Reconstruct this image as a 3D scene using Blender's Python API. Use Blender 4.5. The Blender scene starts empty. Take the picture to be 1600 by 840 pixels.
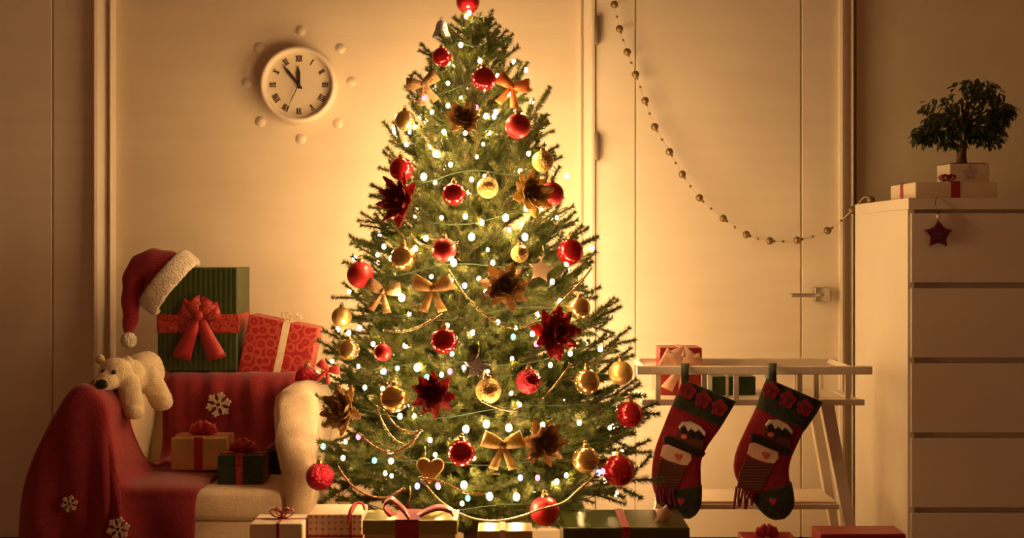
import bpy, bmesh, math, random
from mathutils import Vector, Matrix, Euler
random.seed(7)
PI = math.pi
S = bpy.context.scene
COL = S.collection

# ------------------------------------------------------------------ camera, world, exposure
F = 1896.0            # focal length in pixels of the 1600x840 frame
EYE = 0.90
HOR = 385.0           # image row of the horizon
cam = bpy.data.cameras.new('camera'); cam_o = bpy.data.objects.new('camera', cam); COL.objects.link(cam_o)
cam.sensor_width = 36; cam.lens = F / 1600 * 36
cam.shift_y = (HOR - 420) / 1600.0
cam_o.location = (0, 0, EYE); cam_o.rotation_euler = (PI/2, 0, 0)
cam.clip_start = 0.05
S.camera = cam_o
w = bpy.data.worlds.new('world'); S.world = w; w.use_nodes = True
w.node_tree.nodes['Background'].inputs[0].default_value = (1.0, 0.37, 0.14, 1)
w.node_tree.nodes['Background'].inputs[1].default_value = 0.15
vs = S.view_settings
vs.view_transform = 'Standard'; vs.look = 'None'; vs.gamma = 1; vs.use_curve_mapping = False
vs.exposure = 0.0
S.cycles.use_denoising = True
S.cycles.max_bounces = 8
BULB = 370.0          # radiance of a warm white bulb

def P(px, py, D):     # point at depth D that the photograph shows at px, py
    return Vector(((px - 800) * D / F, D, EYE - (py - HOR) * D / F))

# ------------------------------------------------------------------ materials
MATS = {}
def mat(name, col, rough=0.5, metal=0.0, var=0.0, scale=20.0, bump=0.0, bscale=None, sheen=0.0, coat=0.0, stretch=None, emit=None, trans=0.0, trl=0.0):
    if name in MATS: return MATS[name]
    m = bpy.data.materials.new(name); m.use_nodes = True
    nt = m.node_tree; b = nt.nodes['Principled BSDF']
    b.inputs['Base Color'].default_value = (*col, 1); b.inputs['Roughness'].default_value = rough
    b.inputs['Metallic'].default_value = metal
    b.inputs['Sheen Weight'].default_value = sheen; b.inputs['Coat Weight'].default_value = coat
    b.inputs['Transmission Weight'].default_value = trans
    if emit:
        b.inputs['Emission Color'].default_value = (*emit[0], 1); b.inputs['Emission Strength'].default_value = emit[1]
    if var or bump:
        tc = nt.nodes.new('ShaderNodeTexCoord'); vec = tc.outputs['Object']
        if stretch:
            mp = nt.nodes.new('ShaderNodeMapping'); mp.inputs['Scale'].default_value = stretch
            nt.links.new(vec, mp.inputs[0]); vec = mp.outputs[0]
    if var:
        n = nt.nodes.new('ShaderNodeTexNoise'); n.inputs['Scale'].default_value = scale; n.inputs['Detail'].default_value = 5
        nt.links.new(vec, n.inputs['Vector'])
        r = nt.nodes.new('ShaderNodeValToRGB')
        r.color_ramp.elements[0].position = .3; r.color_ramp.elements[1].position = .7
        r.color_ramp.elements[0].color = (*[c*(1-var) for c in col], 1)
        r.color_ramp.elements[1].color = (*[min(1, c*(1+var)) for c in col], 1)
        nt.links.new(n.outputs['Fac'], r.inputs[0]); nt.links.new(r.outputs[0], b.inputs['Base Color'])
    if bump:
        n2 = nt.nodes.new('ShaderNodeTexNoise'); n2.inputs['Scale'].default_value = bscale or scale; n2.inputs['Detail'].default_value = 4
        nt.links.new(vec, n2.inputs['Vector'])
        bp = nt.nodes.new('ShaderNodeBump'); bp.inputs['Strength'].default_value = bump; bp.inputs['Distance'].default_value = .01
        nt.links.new(n2.outputs['Fac'], bp.inputs['Height']); nt.links.new(bp.outputs[0], b.inputs['Normal'])
    if trl:                                             # thin mesh cloth that lets light through
        t = nt.nodes.new('ShaderNodeBsdfTranslucent'); t.inputs[0].default_value = (*[min(1, c*1.3) for c in col], 1)
        mx = nt.nodes.new('ShaderNodeMixShader'); mx.inputs[0].default_value = trl
        nt.links.new(b.outputs[0], mx.inputs[1]); nt.links.new(t.outputs[0], mx.inputs[2])
        nt.links.new(mx.outputs[0], nt.nodes['Material Output'].inputs[0])
    MATS[name] = m
    return m

def dots_mat(name, base, dot, scale, radius, rough=.5, ring=False):   # printed paper: a pattern of dots or rings
    m = bpy.data.materials.new(name); m.use_nodes = True
    nt = m.node_tree; b = nt.nodes['Principled BSDF']; b.inputs['Roughness'].default_value = rough
    tc = nt.nodes.new('ShaderNodeTexCoord')
    v = nt.nodes.new('ShaderNodeTexVoronoi'); v.inputs['Scale'].default_value = scale; v.inputs['Randomness'].default_value = .55 if ring else .12
    nt.links.new(tc.outputs['Object'], v.inputs['Vector'])
    r = nt.nodes.new('ShaderNodeValToRGB'); e = r.color_ramp.elements
    if ring:
        e[0].position = 0; e[0].color = (*dot, 1); e[1].position = radius*.35; e[1].color = (*base, 1)
        for p, c in ((radius*.6, base), (radius*.75, dot), (radius*.95, dot), (radius*1.1, base)):
            x = e.new(p); x.color = (*c, 1)
    else:
        e[0].position = radius; e[0].color = (*dot, 1); e[1].position = radius + .03; e[1].color = (*base, 1)
    nt.links.new(v.outputs['Distance'], r.inputs[0]); nt.links.new(r.outputs[0], b.inputs['Base Color'])
    MATS[name] = m
    return m

def stripe_mat(name, a, c, scale, axis='X', rough=.4):
    m = bpy.data.materials.new(name); m.use_nodes = True
    nt = m.node_tree; b = nt.nodes['Principled BSDF']; b.inputs['Roughness'].default_value = rough
    tc = nt.nodes.new('ShaderNodeTexCoord')
    wv = nt.nodes.new('ShaderNodeTexWave'); wv.bands_direction = axis; wv.inputs['Scale'].default_value = scale
    nt.links.new(tc.outputs['Object'], wv.inputs['Vector'])
    r = nt.nodes.new('ShaderNodeValToRGB'); r.color_ramp.elements[0].color = (*a, 1); r.color_ramp.elements[1].color = (*c, 1)
    nt.links.new(wv.outputs['Fac'], r.inputs[0]); nt.links.new(r.outputs[0], b.inputs['Base Color'])
    bp = nt.nodes.new('ShaderNodeBump'); bp.inputs['Strength'].default_value = .5; bp.inputs['Distance'].default_value = .002
    nt.links.new(wv.outputs['Fac'], bp.inputs['Height']); nt.links.new(bp.outputs[0], b.inputs['Normal'])
    MATS[name] = m
    return m

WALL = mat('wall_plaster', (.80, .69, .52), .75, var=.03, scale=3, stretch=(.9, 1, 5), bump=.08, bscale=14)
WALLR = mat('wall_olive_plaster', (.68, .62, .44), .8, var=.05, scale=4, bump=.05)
DOORM = mat('door_paint', (.82, .74, .60), .55, var=.03, scale=4, stretch=(.7, 1, 5))
TRIMM = mat('trim_paint', (.80, .71, .57), .45)
FLOORM = mat('floor_wood', (.30, .19, .10), .4, var=.25, scale=6, stretch=(8, 1, 1))
STEEL = mat('brushed_steel', (.55, .50, .44), .35, 1.0)
WHITE = mat('white_lacquer', (.80, .74, .62), .4, var=.03, scale=5)
WOODW = mat('white_painted_wood', (.78, .70, .56), .5, var=.06, scale=12, stretch=(1, 1, .2))
CREAM = mat('cream_upholstery', (.82, .65, .43), .9, var=.06, scale=60, bump=.25, bscale=300, sheen=.3)
FLEECE = mat('red_fleece', (.235, .009, .017), .95, var=.12, scale=40, bump=.3, bscale=250, sheen=.25)
FELTW = mat('white_felt', (.66, .55, .43), .95, bump=.4, bscale=200, sheen=.3)
PLUSH = mat('cream_plush', (.74, .60, .38), 1.0, var=.12, scale=60, bump=.5, bscale=240, sheen=.5)
BLACK = mat('black_plastic', (.012, .010, .009), .35)
FURW = mat('white_fur_trim', (.82, .72, .58), 1.0, var=.12, scale=70, bump=1.0, bscale=160, sheen=.5)
HATRED = mat('red_velour', (.30, .010, .022), .9, var=.15, scale=30, bump=.3, bscale=150, sheen=.35)
REDB = mat('red_ball_gloss', (.50, .018, .022), .16, .75, coat=.4)
REDM = mat('red_ball_satin', (.48, .02, .022), .42, .45)
REDG = mat('red_ball_mosaic', (.46, .012, .03), .22, .7, var=.6, scale=130, bump=.9, bscale=160)
GOLDB = mat('gold_ball_gloss', (.66, .43, .13), .18, .9)
GOLDM = mat('gold_ball_satin', (.62, .42, .14), .42, .7)
GOLDG = mat('gold_glitter', (.56, .39, .12), .5, .2, var=.5, scale=220, bump=.8, bscale=260, trl=.32)
BROWNG = mat('bronze_glitter', (.44, .28, .12), .5, .2, var=.5, scale=220, bump=.8, bscale=260, trl=.32)
REDGL = mat('red_glitter', (.36, .035, .04), .5, .2, var=.6, scale=220, bump=.8, bscale=260, trl=.3)
GOLDGB = mat('gold_ball_glitter', (.60, .40, .12), .35, .6, var=.5, scale=200, bump=.8, bscale=200)
CAPM = mat('brass_cap', (.45, .30, .10), .35, 1)
SILV = mat('silver_glitter', (.60, .58, .58), .3, .8, var=.3, scale=200, bump=.5, bscale=200)
ORNG = mat('copper_satin', (.62, .24, .06), .45, .2, var=.15, scale=40, trl=.25)
NEED = None
BARK = mat('bark', (.12, .07, .035), .9, var=.3, scale=60, bump=.6, bscale=80)
WIRE = mat('green_wire', (.02, .05, .015), .6)
REDRIB = mat('red_satin_ribbon', (.38, .014, .018), .38, .1, var=.08, scale=60, sheen=.2)
CREAMRIB = mat('cream_ribbon', (.74, .60, .42), .6, var=.1, scale=60)
PINKRIB = mat('peach_tulle', (.78, .46, .33), .8, var=.15, scale=50)
GREENP = stripe_mat('green_ribbed_paper', (.026, .042, .008), (.042, .066, .012), 22)
GREEND = mat('green_paper', (.022, .05, .016), .3, .15, var=.3, scale=40)
GOLDP = mat('gold_foil_paper', (.62, .47, .19), .30, .7, var=.15, scale=14, bump=.15, bscale=16)
REDPAPER = dots_mat('red_snowflake_paper', (.32, .013, .018), (.48, .07, .055), 34, .55, .45, True)
REDRIBDOT = dots_mat('red_snowflake_ribbon', (.36, .016, .018), (.50, .10, .07), 60, .45, .45, True)
DOTPAPER = dots_mat('white_red_dot_paper', (.72, .56, .42), (.50, .12, .09), 70, .24, .55)
REDP = mat('red_paper', (.34, .018, .016), .4, var=.1, scale=20)
CREAMP = mat('cream_paper', (.78, .68, .52), .5, var=.04, scale=10)
DGREEN = mat('green_velvet', (.022, .032, .012), .95, var=.4, scale=60, bump=.4, bscale=150, sheen=.2)
STRED = mat('stocking_red_felt', (.24, .009, .016), .95, var=.15, scale=50, bump=.3, bscale=200)
FLOWER = mat('flower_red_felt', (.22, .012, .024), .9, var=.3, scale=90, bump=.5, bscale=90)
KNIT = stripe_mat('brown_knit', (.085, .026, .014), (.14, .05, .024), 42, 'Z', .95)
HATB = mat('brown_felt', (.075, .022, .012), .95, var=.2, scale=60)
FACE = mat('face_felt', (.74, .52, .38), .95, var=.05, scale=60)
NOSE = mat('nose_felt', (.55, .12, .06), .9)
LEAF = mat('ficus_leaf', (.035, .055, .014), .45, var=.35, scale=30)
DARKRED = mat('dark_red_felt', (.13, .010, .018), .9, var=.2, scale=60)
INK = mat('clock_ink', (.035, .018, .008), .7)
DIAL = mat('clock_dial', (.80, .70, .52), .6)
STUDM = mat('pearl_stud', (.80, .70, .54), .3)
BEADM = mat('gold_bead', (.26, .17, .07), .35, .5)
CORDM = mat('cream_cord', (.72, .60, .42), .8)
CHAINM = mat('gold_bead_chain', (.74, .52, .24), .25, .7)
CHAINR = mat('copper_bead_chain', (.62, .28, .16), .25, .6)
SOIL = mat('soil', (.03, .02, .012), 1)

def needle_mat():
    m = bpy.data.materials.new('fir_needles'); m.use_nodes = True
    nt = m.node_tree; b = nt.nodes['Principled BSDF']; b.inputs['Roughness'].default_value = .45
    g = nt.nodes.new('ShaderNodeTexNoise'); g.inputs['Scale'].default_value = 40
    tc = nt.nodes.new('ShaderNodeTexCoord'); nt.links.new(tc.outputs['Object'], g.inputs['Vector'])
    r = nt.nodes.new('ShaderNodeValToRGB')
    r.color_ramp.elements[0].position = .3; r.color_ramp.elements[1].position = .7
    r.color_ramp.elements[0].color = (.032, .058, .010, 1); r.color_ramp.elements[1].color = (.14, .17, .025, 1)
    nt.links.new(g.outputs['Fac'], r.inputs[0]); nt.links.new(r.outputs[0], b.inputs['Base Color'])
    t = nt.nodes.new('ShaderNodeBsdfTranslucent'); nt.links.new(r.outputs[0], t.inputs[0])
    mx = nt.nodes.new('ShaderNodeMixShader'); mx.inputs[0].default_value = .22
    nt.links.new(b.outputs[0], mx.inputs[1]); nt.links.new(t.outputs[0], mx.inputs[2])
    nt.links.new(mx.outputs[0], nt.nodes['Material Output'].inputs[0])
    return m
NEED = needle_mat()

def bulb_mat(name, col, k):
    m = bpy.data.materials.new(name); m.use_nodes = True
    nt = m.node_tree; nt.nodes.remove(nt.nodes['Principled BSDF'])
    e = nt.nodes.new('ShaderNodeEmission'); e.inputs[0].default_value = (*col, 1); e.inputs[1].default_value = k
    nt.links.new(e.outputs[0], nt.nodes['Material Output'].inputs[0])
    return m
BW = bulb_mat('bulb_warm', (1, .585, .245), BULB)
BB = bulb_mat('bulb_blue', (.30, .38, 1), 4)
BG = bulb_mat('bulb_green', (.25, 1, .6), 3)
BP = bulb_mat('bulb_pink', (1, .25, .38), 3)

# ------------------------------------------------------------------ mesh helpers
def tag(o, label, cat, group=None):
    o['label'] = label; o['category'] = cat
    if group: o['group'] = group
    return o
def thing(name, label, cat, loc=(0, 0, 0), group=None):
    o = bpy.data.objects.new(name, None); COL.objects.link(o); o.location = loc; o.empty_display_size = .05
    return tag(o, label, cat, group)
def root_loc(p):
    v = Vector((0, 0, 0))
    while p is not None:
        v += Vector(p.location); p = p.parent
    return v
def obj(name, bm, m, parent=None, smooth=True, world=True, origin=None):
    """link a bmesh (world coordinates) as one mesh object"""
    loc = Vector((0, 0, 0))
    if world:
        if origin is None and len(bm.verts):
            mn = [min(v.co[i] for v in bm.verts) for i in range(3)]; mx = [max(v.co[i] for v in bm.verts) for i in range(3)]
            origin = Vector(((mn[0]+mx[0])/2, (mn[1]+mx[1])/2, mn[2]))
        loc = Vector(origin) if origin is not None else loc
        bmesh.ops.translate(bm, verts=bm.verts, vec=-loc)
    bmesh.ops.recalc_face_normals(bm, faces=bm.faces)
    me = bpy.data.meshes.new(name); bm.to_mesh(me); bm.free()
    for p in me.polygons: p.use_smooth = smooth
    ms = m if isinstance(m, (list, tuple)) else [m]
    for x in ms: me.materials.append(x)
    o = bpy.data.objects.new(name, me); COL.objects.link(o)
    if parent is not None:
        o.parent = parent
        if world: loc = loc - root_loc(parent)
    o.location = loc
    return o
def copy_of(o, parent, loc, rot=None, scale=None, world=True):
    c = o.copy(); COL.objects.link(c); c.parent = parent
    c.location = Vector(loc) - (root_loc(parent) if (parent and world) else Vector((0, 0, 0)))
    if rot is not None: c.rotation_euler = rot
    if scale is not None: c.scale = (scale,)*3 if isinstance(scale, (int, float)) else scale
    return c
def struct(name, bm, m, parent=None, smooth=False):
    o = obj(name, bm, m, parent, smooth)
    if parent is None: o['kind'] = 'structure'
    return o
def box(x0, x1, y0, y1, z0, z1, bev=0.0, seg=2, bm=None, M=None):
    b = bm or bmesh.new()
    r = bmesh.ops.create_cube(b, size=1)
    for v in r['verts']:
        v.co = Vector(((x0+x1)/2 + v.co.x*(x1-x0), (y0+y1)/2 + v.co.y*(y1-y0), (z0+z1)/2 + v.co.z*(z1-z0)))
    if bev:
        es = list({e for v in r['verts'] for e in v.link_edges})
        res = bmesh.ops.bevel(b, geom=es, offset=bev, segments=seg, affect='EDGES', profile=.5)
    if M is not None:
        bmesh.ops.transform(b, matrix=M, verts=b.verts)
    return b
def tube(pts, rad, n=8, bm=None, closed=False, caps=True):
    b = bm or bmesh.new()
    pts = [Vector(p) for p in pts]; N = len(pts)
    rs = rad if isinstance(rad, (list, tuple)) else [rad]*N
    t0 = (pts[1]-pts[0]).normalized()
    up = Vector((0, 0, 1)) if abs(t0.z) < .9 else Vector((1, 0, 0))
    rings = []
    for i, p in enumerate(pts):
        if closed: t = pts[(i+1) % N] - pts[i-1]
        else: t = pts[min(i+1, N-1)] - pts[max(i-1, 0)]
        t = t.normalized() if t.length > 1e-9 else t0
        a = up - t*up.dot(t)
        if a.length < 1e-6: a = t.orthogonal()
        a.normalize(); up = a; c = t.cross(a)
        rings.append([b.verts.new(p + (a*math.cos(2*PI*k/n) + c*math.sin(2*PI*k/n))*rs[i]) for k in range(n)])
    for i in range(N if closed else N-1):
        A, B = rings[i], rings[(i+1) % N]
        for k in range(n): b.faces.new((A[k], A[(k+1) % n], B[(k+1) % n], B[k]))
    if caps and not closed:
        b.faces.new(rings[0]); b.faces.new(rings[-1])
    return b
def lathe(prof, n=24, M=None, bm=None):
    """prof: (r, z) from bottom to top, revolved around local z"""
    b = bm or bmesh.new(); rings = []; start = len(b.verts)
    new = []
    for r, z in prof:
        if r < 1e-6: ring = [b.verts.new((0, 0, z))]
        else: ring = [b.verts.new((r*math.cos(2*PI*k/n), r*math.sin(2*PI*k/n), z)) for k in range(n)]
        rings.append(ring); new += ring
    for A, B in zip(rings, rings[1:]):
        for k in range(n):
            a = [A[k % len(A)], A[(k+1) % len(A)], B[(k+1) % len(B)], B[k % len(B)]]
            u = []
            for v in a:
                if v not in u: u.append(v)
            if len(u) >= 3: b.faces.new(u)
    if M is not None: bmesh.ops.transform(b, matrix=M, verts=new)
    return b
def ball(c, r, bm=None, seg=20, sc=(1, 1, 1)):
    b = bm or bmesh.new()
    bmesh.ops.create_uvsphere(b, u_segments=seg, v_segments=max(6, seg//2+2), radius=1,
        matrix=Matrix.Translation(Vector(c)) @ Matrix.Diagonal((r*sc[0], r*sc[1], r*sc[2], 1)))
    return b
def ico(c, r, sub=1, bm=None, sc=(1, 1, 1)):
    b = bm or bmesh.new()
    bmesh.ops.create_icosphere(b, subdivisions=sub, radius=1, matrix=Matrix.Translation(Vector(c)) @ Matrix.Diagonal((r*sc[0], r*sc[1], r*sc[2], 1)))
    return b
def prism(pts, depth, direction=(0, 1, 0), bev=0.0, bm=None, seg=2):
    """planar polygon pts (3d) extruded by depth along direction"""
    b = bm or bmesh.new(); d = Vector(direction).normalized()*depth
    A = [b.verts.new(Vector(p)) for p in pts]; B = [b.verts.new(Vector(p)+d) for p in pts]; n = len(pts)
    f1 = b.faces.new(A); f2 = b.faces.new(B)
    for k in range(n): b.faces.new((A[k], A[(k+1) % n], B[(k+1) % n], B[k]))
    if bev:
        bmesh.ops.bevel(b, geom=list(f1.edges), offset=bev, segments=seg, affect='EDGES', profile=.5)
    return b
def strip(path, wdir, width, th=.0012, bm=None):
    """ribbon: a strip of given width along path, wdir = width direction (or list of them)"""
    b = bm or bmesh.new(); path = [Vector(p) for p in path]; N = len(path); R = []
    for i, p in enumerate(path):
        wv = Vector(wdir[i]) if isinstance(wdir, list) else Vector(wdir); wv = wv.normalized()
        t = (path[min(i+1, N-1)] - path[max(i-1, 0)]).normalized()
        nrm = t.cross(wv); nrm = nrm.normalized() if nrm.length > 1e-6 else Vector((0, 0, 1))
        ww = width[i] if isinstance(width, list) else width
        R.append([b.verts.new(p + wv*ww/2*a + nrm*th/2*c) for a, c in ((-1, -1), (1, -1), (1, 1), (-1, 1))])
    for A, B in zip(R, R[1:]):
        for k in range(4): b.faces.new((A[k], A[(k+1) % 4], B[(k+1) % 4], B[k]))
    b.faces.new(R[0]); b.faces.new(R[-1])
    return b
def catmull(pts, n=8):
    pts = [Vector(p) for p in pts]; out = []
    for i in range(len(pts)-1):
        p0 = pts[max(i-1, 0)]; p1 = pts[i]; p2 = pts[i+1]; p3 = pts[min(i+2, len(pts)-1)]
        for k in range(n):
            t = k/n
            out.append(.5*((2*p1) + (p2-p0)*t + (2*p0-5*p1+4*p2-p3)*t*t + (3*p1-p0-3*p2+p3)*t**3))
    out.append(pts[-1]); return out
def grid_surface(net, nu=6, nv=6, disp=None):
    rows = [catmull(r, nu) for r in net]
    cols = list(zip(*rows)); cols = [catmull(c, nv) for c in cols]
    G = list(zip(*cols)); b = bmesh.new(); NV = len(G); NU = len(G[0])
    V = [[None]*NU for _ in range(NV)]
    for j in range(NV):
        for i in range(NU):
            p = G[j][i]
            if disp:
                du = G[j][min(i+1, NU-1)] - G[j][max(i-1, 0)]; dv = G[min(j+1, NV-1)][i] - G[max(j-1, 0)][i]
                nn = du.cross(dv)
                nn = nn.normalized() if nn.length > 1e-9 else Vector((0, -1, 0))
                p = p + nn*disp(i/(NU-1), j/(NV-1))
            V[j][i] = b.verts.new(p)
    for j in range(NV-1):
        for i in range(NU-1): b.faces.new((V[j][i], V[j][i+1], V[j+1][i+1], V[j+1][i]))
    return b, [[v.co.copy() for v in r] for r in V]
def remesh(o, vox, smooth=0):
    """fuse overlapping shapes of one body into a single continuous surface"""
    md = o.modifiers.new('fuse', 'REMESH'); md.mode = 'VOXEL'; md.voxel_size = vox; md.use_smooth_shade = True
    if smooth:
        s2 = o.modifiers.new('soften', 'SMOOTH'); s2.factor = .5; s2.iterations = smooth
    dg = bpy.context.evaluated_depsgraph_get(); me = bpy.data.meshes.new_from_object(o.evaluated_get(dg))
    o.modifiers.clear(); o.data = me
    for p in me.polygons: p.use_smooth = True
    return o
def px_of(v): return (800 + v.x*F/v.y, HOR + (EYE - v.z)*F/v.y)
def patch(name, pts, D, th, m, parent, bev=.002):
    """a felt piece lying in the plane y = D, outline given by points"""
    return obj(name, prism([P(x, y, D) for x, y in pts], th, (0, 1, 0), bev), m, parent, smooth=False)
def ell_pts(cx, cy, rx, ry, rot=0, n=20):
    return [(cx + rx*math.cos(2*PI*k/n)*math.cos(rot) - ry*math.sin(2*PI*k/n)*math.sin(rot),
             cy + rx*math.cos(2*PI*k/n)*math.sin(rot) + ry*math.sin(2*PI*k/n)*math.cos(rot)) for k in range(n)]
def star_pts(cx, cy, R, r, rot=0, n=5):
    return [(cx + (R if k % 2 == 0 else r)*math.sin(rot + PI*k/n), cy - (R if k % 2 == 0 else r)*math.cos(rot + PI*k/n)) for k in range(2*n)]
def heart_pts(cx, cy, s, rot=0, n=22):
    o = []
    for k in range(n):
        t = 2*PI*k/n; x = 16*math.sin(t)**3/16*s; y = -(13*math.cos(t)-5*math.cos(2*t)-2*math.cos(3*t)-math.cos(4*t))/16*s
        o.append((cx + x*math.cos(rot) - y*math.sin(rot), cy + x*math.sin(rot) + y*math.cos(rot)))
    return o

# ------------------------------------------------------------------ the room
YW = 3.75
def X(px, D): return (px - 800)*D/F
def Z(py, D): return EYE - (py - HOR)*D/F
HT = 2.7
struct('floor', box(-4, 4, -2, 3.9, -.06, 0), FLOORM)
struct('wall_back', box(X(178, YW)-.005, X(905, YW)+.005, YW, YW+.12, 0, HT), WALL)
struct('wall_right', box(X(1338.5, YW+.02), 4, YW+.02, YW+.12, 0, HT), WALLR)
struct('wall_rear', box(-4, 4, YW+.14, YW+.2, 0, HT), WALL)
struct('wall_left', box(-4, X(-330, YW), YW, YW+.12, 0, HT), WALL)
def trim(name, xin, xout, k=1.0):
    """door casing: a wide sloping face towards the wall with a bead along its outer edge; xin = edge at the door"""
    s = 1 if xout > xin else -1; wd = abs(xout - xin)
    prof = [(0, .09), (0, -.045), (.008, -.05), (.016, -.046), (wd*.72, -.018), (wd*.78, -.018), (wd*.80, -.030), (wd*.90, -.036), (wd, -.030), (wd, .09)]
    pts = [Vector((xin + s*a, YW + (b_*k if b_ < 0 else b_), 0)) for a, b_ in prof]
    struct(name, prism(pts, HT, (0, 0, 1)), TRIMM)
trim('trim_1', X(145, 3.71), X(178, 3.73))
trim('trim_2', X(930, 3.72), X(905, 3.73), .55)
trim('trim_3', X(1312, 3.72), X(1336, 3.72), .7)
def door(name, edges, D=3.735):
    """leaf of three boards side by side with thin grooves between them"""
    r = bpy.data.objects.new(name, None); COL.objects.link(r); r.location = (X((edges[0]+edges[-1])/2, D), D, 0); r['kind'] = 'structure'
    obj('door_core', box(X(edges[0], D)+.002, X(edges[-1], D)-.002, D+.008, D+.045, .005, HT-.02), DOORM, r, smooth=False)
    for a, b_ in zip(edges, edges[1:]):
        obj('door_board', box(X(a, D)+.0022, X(b_, D)-.0022, D, D+.01, .005, HT-.02, .0025, 2), DOORM, r, smooth=False)
    return r
door('door_1', [-330, -90, 82, 145])
d2 = door('door_2', [930, 993.5, 1252, 1313])
for y0, y1 in ((25, 69), (207, 250)):
    D = 3.715
    obj('hinge', box(X(929, D), X(936, D), D-.008, D+.014, Z(y1, D), Z(y0, D), .002), mat('dull_steel', (.30, .24, .17), .5, .8), d2)
D = 3.72
hb = obj('handle_plate', box(X(1272, D), X(1297, D), D-.012, D+.016, Z(471, D), Z(449, D), .003), STEEL, d2)
obj('handle_lever', tube(catmull([P(1285, 460, 3.725), P(1284, 460, 3.69), P(1276, 461, 3.675), P(1255, 461, 3.675), P(1236, 461, 3.675)], 5), .006, 10), STEEL, d2)
struct('baseboard_back', box(X(178, YW), X(905, YW), YW-.015, YW, 0, .03, .004), TRIMM)

# ------------------------------------------------------------------ wall clock
cc = P(465, 131, 3.70); RO = .1195
ck = thing('wall_clock', 'round cream wall clock with Roman numerals hung left of the tree', 'clock', (cc.x, YW, cc.z))
MY = Matrix.Translation((cc.x, YW, cc.z)) @ Matrix.Rotation(PI/2, 4, 'X')      # local z -> towards the camera
obj('rim', lathe([(.0, .0), (RO-.012, 0), (RO-.002, .01), (RO, .028), (RO-.003, .046), (RO-.009, .052), (RO-.015, .049), (RO-.0185, .038), (RO-.020, .024)], 64, MY), TRIMM, ck)
obj('dial', lathe([(0, .0255), (RO-.0195, .0255), (RO-.0195, .020), (0, .020)], 64, MY), DIAL, ck, smooth=False)
def local_bar(bm, a, b_, wdt, z, th=.0016):
    """a flat bar on the dial from a to b (dial plane coordinates: x right, y up)"""
    a = Vector(a); b_ = Vector(b_); d = (b_-a).normalized(); n = Vector((-d.y, d.x)); n *= wdt/2
    q = [a+n, b_+n, b_-n, a-n]
    prism([(cc.x+p.x, YW-z, cc.z+p.y) for p in q], th, (0, -1, 0), bm=bm)
ROM = ['XII', 'I', 'II', 'III', 'IIII', 'V', 'VI', 'VII', 'VIII', 'IX', 'X', 'XI']
for k, s in enumerate(ROM):
    a = PI/2 - k*PI/6; ctr = Vector((math.cos(a), math.sin(a)))*.0805
    upv = Vector((math.cos(a), math.sin(a))); rt = Vector((upv.y, -upv.x))
    wid = {'I': .0050, 'V': .0105, 'X': .0100}; tot = sum(wid[c] for c in s); x = -tot/2; b = bmesh.new(); h = .0085
    for c in s:
        w0 = wid[c]; m0 = x + w0/2
        def q(u, v): return ctr + rt*u + upv*v
        if c == 'I': local_bar(b, q(m0, -h), q(m0, h), .0026, .0258)
        if c == 'V':
            local_bar(b, q(m0-w0*.36, h), q(m0, -h), .0028, .0258); local_bar(b, q(m0+w0*.36, h), q(m0, -h), .0016, .0259)
        if c == 'X':
            local_bar(b, q(m0-w0*.38, h), q(m0+w0*.38, -h), .0028, .0258); local_bar(b, q(m0+w0*.38, h), q(m0-w0*.38, -h), .0016, .0259)
        x += w0
    local_bar(b, ctr - rt*tot*.5 + upv*h, ctr + rt*tot*.5 + upv*h, .0012, .0258)
    local_bar(b, ctr - rt*tot*.5 - upv*h, ctr + rt*tot*.5 - upv*h, .0012, .0258)
    obj('numeral', b, INK, ck, smooth=False)
def hand(name, ang, ln, tail, w0, z, m=INK):
    u = Vector((math.sin(ang), math.cos(ang))); n = Vector((u.y, -u.x)); b = bmesh.new()
    q = [-u*tail + n*w0*.5, u*ln*.62 + n*w0*.9, u*ln, u*ln*.62 - n*w0*.9, -u*tail - n*w0*.5]
    prism([(cc.x+p.x, YW-z, cc.z+p.y) for p in q], .0016, (0, -1, 0), bm=b)
    return obj(name, b, m, ck, smooth=False)
hand('hour_hand', math.radians(-2), .060, .012, .0068, .029)
hand('minute_hand', math.radians(-39), .082, .016, .0058, .032)
hand('second_hand', math.radians(205), .072, .014, .0016, .035)
obj('hub', lathe([(.0055, .026), (.0055, .037), (.004, .0385), (0, .0385)], 20, MY), INK, ck)
studs = [(470, 48, 'above the clock'), (532, 76, 'at upper right of the clock'), (549, 128, 'right beside the clock'), (528, 193, 'at lower right of the clock'),
         (470, 217, 'straight below the clock'), (407, 190, 'at lower left of the clock'), (386, 129, 'left of the clock in its shadow'), (405, 74, 'at upper left of the clock in its shadow')]
for x, y, wh in studs:
    c = P(x, y, YW-.004)
    MM = Matrix.Translation((c.x, YW, c.z)) @ Matrix.Rotation(PI/2, 4, 'X')
    t = obj('wall_stud', lathe([(0, 0), (.0155, 0), (.0160, .0015), (.0145, .0032), (.010, .0030), (.0085, .0046), (.005, .0056), (0, .0058)], 24, MM), STUDM)
    tag(t, 'small round pale stud on the wall ' + wh, 'wall stud', 'pale studs around the wall clock')

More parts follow.
